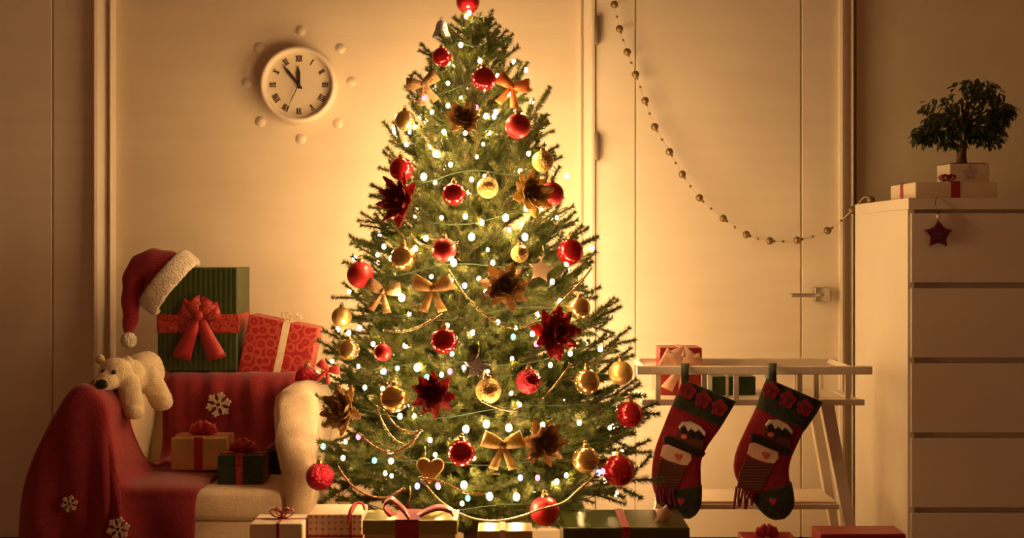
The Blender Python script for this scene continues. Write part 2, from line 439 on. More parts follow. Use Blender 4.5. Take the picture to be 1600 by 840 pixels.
# ------------------------------------------------------------------ ball garland across the door
gp = [(960, 7), (968, 45), (980, 81), (993, 116), (1008, 157), (1023, 198), (1046, 237), (1066, 272), (1093, 309), (1130, 341), (1166, 366), (1203, 376), (1246, 375), (1293, 360), (1332, 328)]
pts = [P(x, y, 3.695) for x, y in gp]
pts[-1] = P(1332, 328, 3.66)
gend = P(1361, 308.0, 3.55); gend.z = 1.036
gar = thing('ball_garland', 'long garland of small gold balls swagging across the door', 'garland', pts[10])
start = P(952, -60, 3.695)
path = catmull([start] + pts + [P(1350, 308, 3.60), gend], 6)
obj('cord', tube(path, .0014, 6), CORDM, gar)
b0 = obj('garland_ball', ball((0, 0, 0), .0118, seg=16), BEADM, gar, world=False)
b0.location = pts[0] - gar.location
for p in pts[1:] + [gend]: copy_of(b0, gar, p)
s0 = obj('small_bead', ico((0, 0, 0), .0042, 2), BEADM, gar, world=False); s0.location = (pts[0]+pts[1])/2 - gar.location
for i in range(1, len(pts)-1):
    for f in ((.33, .66) if i > 0 else (.5,)):
        k = 6*(i+1) + int(f*6)
        copy_of(s0, gar, path[k])

# ------------------------------------------------------------------ chest of drawers
DF = 3.16
zt = Z(309, DF); xl = X(1418, DF); xr = xl + .80; yb = 3.645
dr = thing('chest_of_drawers', 'tall white chest of wide drawers standing right of the door', 'chest', ((xl+xr)/2, (DF+yb)/2, 0))
obj('side_panel', box(xl, xl+.018, DF, yb, 0, zt-.030, .0015), WHITE, dr, smooth=False)
obj('side_panel', box(xr-.018, xr, DF, yb, 0, zt-.030, .0015), WHITE, dr, smooth=False)
obj('top_board', box(xl, xr, DF-.006, yb, zt-.030, zt, .002), WHITE, dr, smooth=False)
obj('back_panel', box(xl+.018, xr-.018, yb-.012, yb-.002, .02, zt-.03), WHITE, dr, smooth=False)
obj('plinth', box(xl+.018, xr-.018, DF+.02, DF+.04, 0, .03), WHITE, dr, smooth=False)
obj('carcass_front', box(xl+.018, xr-.018, DF+.022, DF+.034, .03, zt-.03), WHITE, dr, smooth=False)
for i in range(5):
    z1 = Z(333 + i*117, DF) ; z0 = max(.03, Z(333 + i*117 + 108, DF))
    d_ = obj('drawer_front', box(xl+.008, xr-.006, DF-.006, DF+.014, z0, z1, .0015), WHITE, dr, smooth=False)

# ------------------------------------------------------------------ gifts
def bow(center, size, m, parent, up=(0, 0, 1), side=(1, 0, 0), tails=2, loops=2, rw=None, tail_len=1.0, name='bow'):
    """ribbon bow: loops left and right of a knot, with tails"""
    c = Vector(center); u = Vector(up).normalized(); s = Vector(side).normalized(); n = s.cross(u).normalized()
    rw = rw or size*.34
    parent = obj('bow', ball(c, size*.15, seg=12, sc=(1, 1, .85)), m, parent)
    for k in range(loops):
        sg = -1 if k % 2 == 0 else 1
        lvl = k//2
        tilt = .45 + .5*lvl
        ax = (s*sg*math.cos(tilt) + u*math.sin(tilt)).normalized(); pp = (u*math.cos(tilt) - s*sg*math.sin(tilt)).normalized()
        sz = size*(1 - .22*lvl)
        path = []
        for q in range(13):
            a = q/12*2*PI
            path.append(c + ax*(sz*.5*(1-math.cos(a))*.95) + pp*(sz*.26*math.sin(a)) + n*(.004*math.sin(a)))
        ws = [rw*(.35 + .65*math.sin(PI*q/12)) for q in range(13)]
        obj('bow_loop', strip(path, n, ws, .0016), m, parent)
    for k in range(tails):
        sg = -1 if k % 2 == 0 else 1
        path = [c + s*sg*size*tail_len*(.9*t) - u*size*tail_len*(.5*t*t + .1*math.sin(t*5)) for t in [i/8 for i in range(9)]]
        obj('bow_tail', strip(path, n, rw*.7, .0014), m, parent)

def gift(name, label, x0, x1, yf, yk, z0, z1, paper, rib=None, group=None, vx=None, rw=.014, hy=None, hz=None, bowsize=0, bowm=None, loops=4, tails=2, lid=None, rot=0.0, roll=0.0, chunky=True, cat='gift'):
    """wrapped box: body, optional lid, ribbons round it at x = vx (over top, front and back), across the top at depth hy, round the sides at hz"""
    cx, cy = (x0+x1)/2, (yf+yk)/2
    t = thing(name, label, cat, (cx, cy, z0), group)
    hw, hd, h = (x1-x0)/2, (yk-yf)/2, z1-z0
    def O(nm, b, m, par=t, smooth=False):
        o = obj(nm, b, m, par, smooth, world=False); return o
    O('wrapped_box', box(-hw, hw, -hd, hd, 0, h, .003, 2), paper)
    e = .0014
    if lid is not None:
        O('lid', box(-hw-.003, hw+.003, -hd-.003, hd+.003, h-.028, h+.003, .002), lid); hw += .003; hd += .003; h += .003
    def band(nm, pts, wd, width):
        b = bmesh.new(); P4 = [Vector(p) for p in pts]
        strip(P4, wd, width, e*1.5, bm=b); O(nm, b, rib)
    for v in ([] if vx is None else (vx if isinstance(vx, (list, tuple)) else [vx])):
        lx = v - cx
        b = bmesh.new()
        box(lx-rw/2, lx+rw/2, -hd-e, -hd+.0004, 0, h+e, bm=b); box(lx-rw/2, lx+rw/2, hd-.0004, hd+e, 0, h+e, bm=b); box(lx-rw/2, lx+rw/2, -hd-e, hd+e, h-.0004, h+e, bm=b)
        bmesh.ops.remove_doubles(b, verts=b.verts, dist=1e-6)
        O('ribbon', b, rib)
    if hy is not None:
        ly = hy - cy; b = bmesh.new()
        box(-hw-e, -hw+.0004, ly-rw/2, ly+rw/2, 0, h+e, bm=b); box(hw-.0004, hw+e, ly-rw/2, ly+rw/2, 0, h+e, bm=b); box(-hw-e, hw+e, ly-rw/2, ly+rw/2, h-.0004, h+e, bm=b)
        O('ribbon', b, rib)
    if hz is not None:
        lz = hz - z0; b = bmesh.new(); k = rw*1.0
        box(-hw-e, hw+e, -hd-e, -hd+.0004, lz-k/2, lz+k/2, bm=b); box(-hw-e, hw+e, hd-.0004, hd+e, lz-k/2, lz+k/2, bm=b)
        box(-hw-e, -hw+.0004, -hd-e, hd+e, lz-k/2, lz+k/2, bm=b); box(hw-.0004, hw+e, -hd-e, hd+e, lz-k/2, lz+k/2, bm=b)
        O('ribbon', b, rib)
    if bowsize:
        v0 = (vx if not isinstance(vx, (list, tuple)) else vx[0]); bx_ = (v0 - cx) if v0 is not None else 0
        tmp = t.location.copy(); t.location = (0, 0, 0)
        if chunky: front_bow(Vector((bx_, (hy-cy) if hy is not None else 0, h+bowsize*.16)), bowsize*.85, bowm or rib, t, 0, False, 4, 1.0, .95)
        else: bow((bx_, (hy-cy) if hy is not None else 0, h+.006), bowsize, bowm or rib, t, loops=loops, tails=tails)
        t.location = tmp
    t.rotation_euler = (0, roll, rot)
    return t

def front_bow(p, q, m, parent, tilt=0.0, tails=True, loops=2, tail=1.15, wide=1.0, name='bow'):
    """bow whose loops face the viewer of the parcel (-y)"""
    u = Vector((math.sin(tilt), 0, math.cos(tilt))); sd_ = Vector((math.cos(tilt), 0, -math.sin(tilt))); pp = Vector((0, -1, 0))
    kn = obj(name, ball(p - Vector((0, q*.06, 0)), q*.17, seg=12), m, parent)
    for k in range(loops):
        sg = -1 if k % 2 == 0 else 1; lv_ = k//2
        ax = (sd_*sg*(1-.35*lv_) + u*(.35 + .75*lv_)).normalized(); side = ax.cross(pp)
        path = [p + ax*q*(1-math.cos(a))*.5*(1-.12*lv_) + pp*q*(.2*math.sin(a) + .05*lv_) for a in [i/12*2*PI for i in range(13)]]
        obj('bow_loop', strip(path, side, [wide*q*(.22 + .55*math.sin(PI*i/12)) for i in range(13)], .0016), m, kn)
    if tails:
        for sg in (-1, 1):
            path = [p + (sd_*sg*.42 - u)*q*tail*f + pp*q*.08*math.sin(f*5) for f in [i/7 for i in range(8)]]
            obj('bow_tail', strip(path, (sd_ + u*sg*.3), [wide*q*(.2 + .28*f) for f in [i/7 for i in range(8)]], .0016), m, kn)
    return kn

# on the chest
lb = gift('gift_box', 'flat white gift box with red ribbon under the potted plant', X(1430, 3.22), X(1559, 3.22), 3.22, 3.43, zt, Z(284, 3.22), CREAMP, REDRIB, vx=X(1493, 3.22), rw=.024, hy=3.33, cat='gift')
bow(P(1480, 281, 3.235), .024, REDRIB, lb, loops=4, tails=2, rw=.020)
pz = Z(284, 3.22)
px0, px1, pf, pk = X(1484, 3.30), X(1546, 3.30), 3.30, 3.40
pl = thing('potted_ficus', 'small leafy ficus tree in a white square pot with star', 'plant', ((px0+px1)/2, (pf+pk)/2, pz))
pot = bmesh.new(); box(px0, px1, pf, pk, pz, pz+.054, .002, bm=pot); obj('pot', pot, CREAMP, pl, smooth=False)
sp = obj('silver_star', prism([P(x, y, pf) for x, y in star_pts(1514, 270, 13, 6, 0)], .0025, (0, -1, 0), .0005), SILV, pl, smooth=False); sp['label'] = 'silver glitter star'
obj('soil', box(px0+.006, px1-.006, pf+.006, pk-.006, pz+.05, pz+.0565), SOIL, pl)
tc_ = P(1503, 256, 3.35); tc_.z = pz+.055
trunk = catmull([tc_, P(1502, 240, 3.35), P(1506, 222, 3.35), P(1503, 205, 3.35), P(1508, 175, 3.35)], 5)
obj('trunk', tube(trunk, [.016 - .011*i/(len(trunk)-1) for i in range(len(trunk))], 8), BARK, pl)
rng = random.Random(4)
lv = bmesh.new()
def leaf(bm, p, d, up, L, Wd):
    d = d.normalized(); s = d.cross(up); s = s.normalized() if s.length > 1e-4 else Vector((1, 0, 0)); n = s.cross(d)
    v = [bm.verts.new(q) for q in (p, p + d*L*.35 + s*Wd + n*L*.06, p + d*L*.7 + s*Wd*.75 + n*L*.02, p + d*L - n*L*.1, p + d*L*.7 - s*Wd*.75 + n*L*.02, p + d*L*.35 - s*Wd + n*L*.06, p + d*L*.5)]
    for a, b_ in ((0, 1), (1, 2), (2, 3), (3, 4), (4, 5), (5, 0)): bm.faces.new((v[6], v[a], v[b_]))
blobs = [(1515, 150, 42, 26, 3.34), (1470, 170, 28, 20, 3.33), (1545, 160, 28, 24, 3.36), (1500, 192, 46, 18, 3.32), (1545, 195, 26, 20, 3.33), (1450, 205, 20, 12, 3.34), (1530, 135, 26, 14, 3.36), (1470, 192, 26, 22, 3.38), (1520, 205, 20, 14, 3.38), (1560, 185, 18, 16, 3.38), (1445, 210, 16, 12, 3.36), (1485, 214, 22, 14, 3.35), (1545, 212, 18, 16, 3.35), (1570, 172, 14, 12, 3.35)]
for bi, (x, y, rx, ry, D) in enumerate(blobs):
    c = P(x, y, D)
    br = catmull([trunk[-8 + bi % 6], (trunk[-4] + c)/2 + Vector((0, 0, .012)), c], 5)
    obj('branch', tube(br, [.004 - .0026*i/(len(br)-1) for i in range(len(br))], 5), BARK, pl)
    for k in range(90):
        a = rng.random()*2*PI; r = rng.random()**.5; q = P(x + rx*r*math.cos(a), y + ry*r*math.sin(a), D + (rng.random()-.5)*.13)
        d = Vector((math.cos(a)*.5 + rng.uniform(-.7, .7), rng.uniform(-.8, .5), -.55 + rng.uniform(-.5, .4)))
        leaf(lv, q, d, Vector((rng.uniform(-.3, .3), rng.uniform(-.6, 0), 1)), rng.uniform(.020, .034), rng.uniform(.004, .0065))
fo = obj('foliage', lv, LEAF, pl, smooth=False); fo['kind'] = 'stuff'

so = P(1467, 365, DF-.018)
st = thing('star_ornament', 'dark red felt star hanging on the top drawer', 'ornament', so)
obj('star', prism([P(x, y, DF-.024) for x, y in star_pts(1467, 366, 23, 11.5)], .010, (0, 1, 0), .003), DARKRED, st, smooth=False)
obj('star_print', prism([P(x, y, DF-.0255) for x, y in star_pts(1467, 367, 10, 5)], .003, (0, 1, 0), .0005), mat('purple_felt', (.12, .03, .06), .9), st, smooth=False)
obj('wood_bead', ball(P(1466, 338, DF-.018), .0058, seg=14), CREAMP, st)
obj('string', tube([P(1466, 345, DF-.018), P(1465, 330, DF-.018), P(1461, 316, DF-.012), P(1463, 309, DF-.009), P(1465, 308.6, DF+.02)], .0008, 5), HATB, st)
obj('string_knot', ball(P(1466, 331, DF-.018), .0042, seg=10), DARKRED, st)

# ------------------------------------------------------------------ white slatted stand behind the stockings
T0, T1 = 3.20, 3.43
tr = thing('slatted_stand', 'white wooden stand with railed tray on splayed legs below the door handle', 'stand', (X(1178, T0), 3.3, 0))
zr = Z(578, T0); rh = .011
obj('top_rail', box(X(995, T0), X(1362, T0), T0-.010, T0+.010, zr-rh, zr+rh, .003), WOODW, tr, smooth=False)
obj('top_rail', box(X(995, T0)+.03, X(1362, T0)-.03, T1-.010, T1+.010, zr-rh, zr+rh, .003), WOODW, tr, smooth=False)
zl = Z(628, T0)
obj('lower_rail', box(X(1003, T0), X(1350, T0), T0-.008, T0+.008, zl-.008, zl+.008, .002), WOODW, tr, smooth=False)
obj('lower_rail', box(X(1003, T0)+.03, X(1350, T0)-.03, T1-.008, T1+.008, zl-.008, zl+.008, .002), WOODW, tr, smooth=False)
for xx in (X(1008, T0), X(1331, T0)):
    b = tube([(xx, T0, zr), (xx, T1, zr)], .010, 4); obj('end_rail', b, WOODW, tr, smooth=False)
    obj('end_rail', tube([(xx, T0, zl), (xx, T1, zl)], .009, 4), WOODW, tr, smooth=False)
for x in (1028, 1100, 1150, 1200, 1249, 1275, 1324):
    obj('baluster', box(X(x-4, T0), X(x+4, T0), T0-.006, T0+.006, zl, zr, .001), WOODW, tr, smooth=False)
for x in (1035, 1083, 1131, 1179, 1227, 1275, 1318):
    obj('baluster', box(X(x-3, T0), X(x+3, T0), T1-.006, T1+.006, zl, zr, .001), WOODW, tr, smooth=False)
for k in range(6):
    y = T0 + .02 + k*.036
    obj('tray_slat', box(X(1006, T0), X(1347, T0), y, y+.026, zl-.004, zl+.006, .001), WOODW, tr, smooth=False)
def slant_leg(xa, xb, D, wd, dp, x_in):
    za, zb = zl, 0.0
    q = [Vector((xa-wd, D-dp, za)), Vector((xa+wd, D-dp, za)), Vector((xb+wd*.75, D-dp, zb)), Vector((xb-wd*.75, D-dp, zb))]
    obj('leg', prism(q, dp*2, (0, 1, 0), .002), WOODW, tr, smooth=False)
slant_leg(X(1292, T0), X(1347, T0), T0+.012, .018, .013, 0)
slant_leg(X(1064, T0), X(1009, T0), T0+.012, .018, .013, 0)
slant_leg(X(1266, T1), X(1312, T1), T1-.012, .015, .013, 0)
slant_leg(X(1072, T1), X(1026, T1), T1-.012, .015, .013, 0)
zs = Z(790, T0+.02)
obj('shelf', box(X(1046, T0), X(1312, T0), T0+.03, T1-.03, zs-.006, zs+.010, .002), WOODW, tr, smooth=False)
obj('shelf_apron', box(X(1044, T0), X(1316, T0), T0+.022, T0+.034, zs-.010, zs+.004, .002), WOODW, tr, smooth=False)
zg = zl + .0065
g = gift('gift_box', 'red gift box with large peach bow in the slatted tray', X(1031, 3.30), X(1097, 3.30), 3.30, 3.39, zg, Z(543, 3.30), REDP, PINKRIB, vx=X(1066, 3.30), rw=.020)
c = P(1064, 572, 3.285)
front_bow(c, .056, PINKRIB, g, .15, True, 4, 1.2, 1.25)
gift('gift_box', 'small dark green gift box in the slatted tray between the stockings', X(1113, 3.30), X(1181, 3.30), 3.30, 3.38, zg, Z(588, 3.30), GREEND, CREAMRIB, vx=X(1136, 3.30), rw=.008)

# ------------------------------------------------------------------ stockings
def loft(rows, D, th, n=20, bm=None):
    """soft flattened tube through rows of (left px, right px) pairs"""
    b = bm or bmesh.new(); R = []
    for (l, r, k) in rows:
        a = P(*l, D); c = P(*r, D); m = (a+c)/2; h = (c-a)/2
        R.append([b.verts.new(m + h*math.cos(2*PI*i/n) + Vector((0, -1, 0))*th*k*math.copysign(abs(math.sin(2*PI*i/n))**.7, math.sin(2*PI*i/n))) for i in range(n)])
    for A, B in zip(R, R[1:]):
        for i in range(n): b.faces.new((A[i], A[(i+1) % n], B[(i+1) % n], B[i]))
    b.faces.new(R[0]); b.faces.new(R[-1])
    return b
def interp_rows(rows, m=4):
    L = catmull([Vector((l[0], l[1], k)) for l, r, k in rows], m); Rr = catmull([Vector((r[0], r[1], k)) for l, r, k in rows], m)
    return [((a.x, a.y), (c.x, c.y), max(.05, a.z)) for a, c in zip(L, Rr)]
def stocking(label, off, cuff, body, toe, loopx, A):
    D = 3.15; th = .017
    t = thing('christmas_stocking', label, 'stocking', P((cuff[0][0][0]+cuff[0][1][0])/2, 700, D), 'snowman stockings on the slatted stand')
    obj('body', loft(interp_rows(body), D, th), STRED, t)
    obj('cuff', loft(interp_rows(cuff), D, th*1.22), DGREEN, t)
    obj('toe', loft(interp_rows(toe), D, th*1.06), DGREEN, t)
    x, y = loopx
    lp = [P(x, y+14, D-.005), P(x-1, y-6, D-.004), P(x-1, 572, T0-.022), P(x-1, 568, T0-.004), P(x, 570, T0+.014), P(x+1, 585, T0+.016)]
    obj('hanging_loop', strip(catmull(lp, 4), (1, 0, 0), .020, .003), DGREEN, t)
    Df = D - th*1.0
    def pc(nm, pts, z, m, thk=.006): return patch(nm, [(px_+off[0], py_+off[1]) for px_, py_ in pts], Df - z, thk, m, t, .0015)
    a = math.radians(24)
    for (fx, fy) in A['flowers']:
        f = pc('cuff_flower', [(fx + (12.5 + 1.8*math.cos(5*q))*math.cos(q), fy + (13 + 1.8*math.cos(5*q))*math.sin(q)) for q in [k_*2*PI/30 for k_ in range(30)]], .0075, FLOWER)
        pc('flower_center', ell_pts(fx, fy, 4, 4, 0, 8), .009, DARKRED)
    pc('hat_crown', A['crown'], .001, HATB)
    pc('snow_cap', A['snow'], .003, FELTW)
    for hh in A['holly']: pc('holly_leaf', hh, .005, BLACK, .004)
    pc('holly_berry', ell_pts(*A['berry'], 5, 4, 0, 10), .006, NOSE, .004)
    pc('face', A['face'], .001, FACE)
    pc('nose', heart_pts(*A['nose'], 6, .2, 14), .004, NOSE, .004)
    pc('hat_brim', A['brim'], .006, BLACK, .008)
    pc('scarf', A['scarf'], .002, KNIT)
    for fr in A['fringe']:
        pts = [P(px_+off[0], py_+off[1], Df-.004) for px_, py_ in fr]
        obj('fringe', tube(catmull(pts, 4), .0035, 6), mat('plum_yarn', (.20, .02, .05), .9, var=.3, scale=80), t)
    pc('toe_heart', heart_pts(*A['heart'], 6.5, .1, 14), .0045, mat('pink_felt', (.42, .04, .06), .9), .004)
A1 = dict(flowers=[(1075, 610), (1099, 624), (1124, 637)],
    crown=[(1062, 664), (1100, 680), (1099, 702), (1091, 714), (1052, 695)],
    snow=[(1060, 667), (1066, 659), (1080, 658), (1094, 665), (1103, 675), (1102, 682), (1096, 676), (1090, 680), (1084, 671), (1077, 675), (1071, 668), (1064, 672)],
    holly=[[(1063, 668), (1069, 664), (1073, 670), (1070, 676), (1064, 676)], [(1075, 674), (1080, 669), (1086, 676), (1083, 684), (1077, 682)], [(1086, 676), (1091, 671), (1097, 677), (1096, 687), (1089, 686)]],
    berry=(1069, 682), face=[(1036, 696), (1044, 694), (1080, 708), (1081, 718), (1074, 727), (1058, 725), (1040, 718), (1032, 712)], nose=(1060, 713),
    brim=[(1037, 683), (1044, 680), (1062, 688), (1078, 698), (1098, 703), (1103, 708), (1099, 714), (1090, 713), (1068, 704), (1050, 696), (1038, 692)],
    scarf=[(1032, 717), (1052, 722), (1073, 729), (1066, 745), (1058, 765), (1024, 757), (1026, 740)],
    fringe=[[(1028+5*k, 757+k*1.2), (1026+5*k, 770), (1028+5*k+(k % 2)*3, 786 + (k % 3)*3)] for k in range(6)], heart=(1064, 783))
stocking('snowman stocking beside the tree, its cuff below the peach bow', (0, 0),
    [((1068, 592), (1150, 627), .9), ((1062, 606), (1141, 643), 1), ((1050, 632), (1127, 666), 1)],
    [((1064, 600), (1146, 634), .9), ((1050, 632), (1127, 666), .95), ((1038, 662), (1106, 696), 1), ((1023, 703), (1096, 719), 1), ((1018, 742), (1095, 742), 1), ((1022, 768), (1096, 768), .95), ((1034, 788), (1094, 788), .7)],
    [((1036, 765), (1097, 757), 1), ((1024, 780), (1097, 775), 1), ((1038, 795), (1095, 791), .95), ((1052, 804), (1088, 803), .7), ((1064, 809), (1078, 810), .2)],
    (1071, 592), A1)
def shift(A, dx, dy):
    B = {}
    for k, v in A.items():
        if k in ('berry', 'nose', 'heart'): B[k] = (v[0]+dx, v[1]+dy)
        elif k in ('flowers',): B[k] = [(a+dx, c_+dy) for a, c_ in v]
        elif k in ('holly', 'fringe'): B[k] = [[(a+dx, c_+dy) for a, c_ in q] for q in v]
        else: B[k] = [(a+dx, c_+dy) for a, c_ in v]
    return B
A2 = shift(A1, 136, -3); A2['flowers'] = [(1205, 610), (1231, 624), (1258, 637)]; A2['heart'] = (1208, 783)
A2['scarf'] = [(1166, 716), (1188, 722), (1209, 728), (1200, 745), (1188, 768), (1152, 762), (1155, 742)]
A2['fringe'] = [[(1151+5*k, 760+k*1.4), (1149+5*k, 776), (1146+5*k+(k % 2)*4, 795 - (k % 3)*3)] for k in range(6)]
stocking('snowman stocking farther from the tree, nearest the chest of drawers', (0, 0),
    [((1198, 590), (1286, 628), .9), ((1191, 606), (1276, 646), 1), ((1181, 636), (1258, 672), 1)],
    [((1195, 598), (1282, 635), .9), ((1181, 636), (1258, 670), .95), ((1164, 672), (1243, 700), 1), ((1149, 708), (1234, 724), 1), ((1147, 738), (1233, 744), 1), ((1160, 764), (1237, 762), .95), ((1178, 786), (1238, 780), .7)],
    [((1172, 772), (1237, 752), 1), ((1180, 788), (1241, 774), 1), ((1189, 799), (1241, 788), .95), ((1200, 808), (1234, 802), .7), ((1210, 812), (1226, 810), .2)],
    (1208, 591), A2)

# ------------------------------------------------------------------ armchair
AD = 2.98
aprof = [(450, 930), (490, 930), (492, 700), (496, 650), (494, 627), (483, 611), (463, 605), (441, 609), (428, 622), (425, 645), (429, 690), (440, 740), (447, 790)]
xc_ch = X(300, AD)
ch = thing('armchair', 'cream upholstered armchair holding gifts left of the tree', 'armchair', (xc_ch, 3.3, 0))
def arm(pts): return prism([P(x, y, AD) for x, y in pts], 3.67-AD, (0, 1, 0), .022, seg=4)
obj('arm', arm(aprof), CREAM, ch)
obj('arm', arm([(590-x, y+8 if y < 800 else y) for x, y in aprof]), CREAM, ch)
zback = .532
obj('backrest', box(X(140, AD), X(460, AD), 3.42, 3.68, .12, zback, .03, 4), CREAM, ch)
obj('seat_cushion', box(X(172, AD), X(446, AD), AD+.004, 3.44, .222, .300, .018, 4), CREAM, ch)
obj('base', box(X(165, AD), X(450, AD), AD+.012, 3.5, .05, .222, .008, 3), CREAM, ch)
for x in (120, 470):
    for y in (AD+.05, 3.60):
        obj('foot', lathe([(.016, 0), (.022, .055)], 14, Matrix.Translation((X(x, AD), y, 0))), BARK, ch)

def folds(seed, amp):
    r = random.Random(seed); ph = [r.random()*6 for _ in range(6)]
    def f(u, v): return amp*(.6*math.sin(11*u + 2.2*v + ph[0]) + .35*math.sin(23*u - 3*v + ph[1]) + .25*math.sin(7*v + 5*u + ph[2]))
    return f
F0 = folds(3, .006)
ux = [(-1.205, .13), (-1.178, .33), (-1.115, .485), (-1.055, .553), (-.990, .515), (-.972, .42), (-.950, .322), (-.86, .311), (-.762, .310)]
r0 = [3.15, 3.15, 3.12, 3.09, 3.08, 3.10, 3.20, 3.27, 3.28]
net = []
for f in (0, .5, .96):
    net.append([Vector((x, d + (2.957-d)*f, z)) for (x, z), d in zip(ux, r0)])
net.append([Vector((x*1.0 - .004, 2.944, z)) for (x, z) in [(-1.20, .12), (-1.165, .30), (-1.105, .43), (-1.045, .485), (-.992, .45), (-.968, .37), (-.945, .285), (-.86, .278), (-.764, .278)]])
net.append([Vector((x, 2.932, z)) for (x, z) in [(-1.185, .09), (-1.15, .22), (-1.09, .28), (-1.035, .30), (-.99, .29), (-.962, .25), (-.93, .20), (-.85, .20), (-.768, .20)]])
net.append([Vector((x, 2.935, z)) for (x, z) in [(-1.15, .05), (-1.12, .08), (-1.07, .10), (-1.03, .10), (-.99, .10), (-.955, .09), (-.92, .08), (-.85, .08), (-.775, .08)]])
bm, G1 = grid_surface(net, 9, 8, lambda u, v: F0(u, v)*(.5 + 1.3*v) + .012*max(0, v-.35)*math.sin(31*u + 1.2*math.sin(3*v)))
bl = obj('fleece_blanket', bm, FLEECE); tag(bl, 'red fleece blanket with white snowflakes draped over the chair arm', 'blanket')
obj('hem', tube([p + Vector((0, .002, .002)) for p in G1[0]], .0062, 8), FLEECE, bl)
so_ = bl.modifiers.new('thick', 'SOLIDIFY'); so_.thickness = .007; so_.offset = 0
net2 = []
cols = [-.978, -.93, -.86, -.79, -.72, -.65, -.597]
for (D, z) in ((3.58, .541), (3.50, .541), (3.435, .538), (3.402, .505), (3.400, .43), (3.395, .35), (3.36, .312), (3.30, .309)):
    net2.append([Vector((x, D, z)) for x in cols])
bm, G2 = grid_surface(net2, 8, 6, lambda u, v: .007*(.7*math.sin(26*u + 1.5*v) + .5*math.sin(47*u - 2*v))*min(1, max(0, (v-.22)*6)) + .004*math.sin(9*v+4*u)*max(0, v-.3))
th2 = obj('fleece_throw', bm, FLEECE); tag(th2, 'dark red throw hanging down the inside of the chair back', 'blanket')
so_ = th2.modifiers.new('thick', 'SOLIDIFY'); so_.thickness = .006; so_.offset = 0
def snowflake(G, x, y, rpx, parent):
    best = min((v for r in G for v in r), key=lambda v: (px_of(v)[0]-x)**2 + (px_of(v)[1]-y)**2)
    D = best.y - .010; b = bmesh.new(); c = P(x, y, D); R = rpx*D/F
    def bar(p, q, wd, off):
        d = (q-p).normalized(); n = Vector((-d.z, 0, d.x))*wd/2
        prism([p+n+Vector((0, off, 0)), q+n+Vector((0, off, 0)), q-n+Vector((0, off, 0)), p-n+Vector((0, off, 0))], .007, (0, 1, 0), bm=b)
    for k in range(6):
        a = k*PI/3 + .26; u = Vector((math.cos(a), 0, math.sin(a)))
        bar(c, c+u*R, R*.20, 0)
        for sg in (-1, 1):
            vv = Vector((math.cos(a+sg*.7), 0, math.sin(a+sg*.7)))
            bar(c+u*R*.5, c+u*R*.5+vv*R*.42, R*.17, .0004*sg)
    o = obj('snowflake_patch', b, FELTW, parent, smooth=False); o['label'] = 'white felt snowflake'
snowflake(G1, 108, 787, 13, bl); snowflake(G1, 184, 826, 18, bl); snowflake(G2, 341, 632, 20, th2)

# polar bear plush
be = thing('plush_bear', 'cream plush polar bear with black nose flopped over the chair arm', 'plush toy', P(205, 610, 3.1))
b = bmesh.new()
def el(x, y, D, rx, ry, rd): ico(P(x, y, D), 1, 3, b, (rx*D/F, rd*D/F, ry*D/F))
el(180, 583, 3.075, 26, 25, 26); el(168, 594, 3.045, 19, 16, 22); el(161, 599, 3.03, 14, 11, 20)
el(200, 585, 3.12, 26, 25, 28); el(222, 583, 3.19, 34, 32, 42); el(228, 574, 3.23, 26, 26, 30); el(212, 590, 3.15, 28, 24, 30)
for k in range(7):
    f = k/6; el(201 + 6*f, 600 + 36*f, 3.075, 17.5+1.5*f, 18, 17)
for k in range(7):
    f = k/6; el(234 + 17*f, 590 + 34*f, 3.15, 18, 18, 17)
el(211, 644, 3.055, 15, 11, 16); el(256, 628, 3.13, 14, 13, 16)
el(156, 561, 3.085, 8, 8.5, 6); el(199, 564, 3.095, 9, 8.5, 6)
bo = remesh(obj('body', b, PLUSH, be), .0035, 3)
tx = bpy.data.textures.new('plush_noise', 'CLOUDS'); tx.noise_scale = .006
dm = bo.modifiers.new('fluff', 'DISPLACE'); dm.texture = tx; dm.strength = .0022; dm.mid_level = .5
obj('nose', ico(P(159, 600, 2.992), 1, 3, None, (.0165, .010, .0125)), BLACK, be)
for x, y, D in ((161, 580, 3.035), (178, 581, 3.030)): obj('eye', ball(P(x, y, D), .0058, seg=14), BLACK, be)

# gifts on the chair back
zb = .5465
x0, x1 = X(246, 3.44), X(371, 3.44)
gg = gift('gift_box', 'tall dark green ribbed gift box wearing the santa hat', x0, x1, 3.44, 3.60, zb, Z(417, 3.44)-.002, GREENP, REDRIBDOT, hz=Z(505, 3.44), rw=.052)
tmpc = Vector((X(311, 3.42), 3.425, Z(492, 3.42)))
front_bow(tmpc, .058, REDRIBDOT, gg, .10, False, 4, 1.0, 1.1)
kn = front_bow(tmpc + Vector((0, -.004, 0)), .085, REDRIB, gg, .02, True, 0, 1.45, 1.35)
rx = (X(391, 3.40)+X(480, 3.40))/2
Wd, Hd = .200, .164; rl = math.radians(11.5)
rg = gift('gift_box', 'red snowflake-print gift box with cream ribbon leaning on the chair arm', -Wd/2, Wd/2, -.05, .05, 0, Hd, REDPAPER, CREAMRIB, vx=.01, rw=.020)
rg.location = P(424, 591, 3.44) ; rg.location.y = 3.50; rg.rotation_euler = (0, rl, 0)
def rgp(x, y, z): return Matrix.Translation(rg.location) @ Matrix.Rotation(rl, 4, 'Y') @ Vector((x, y, z))
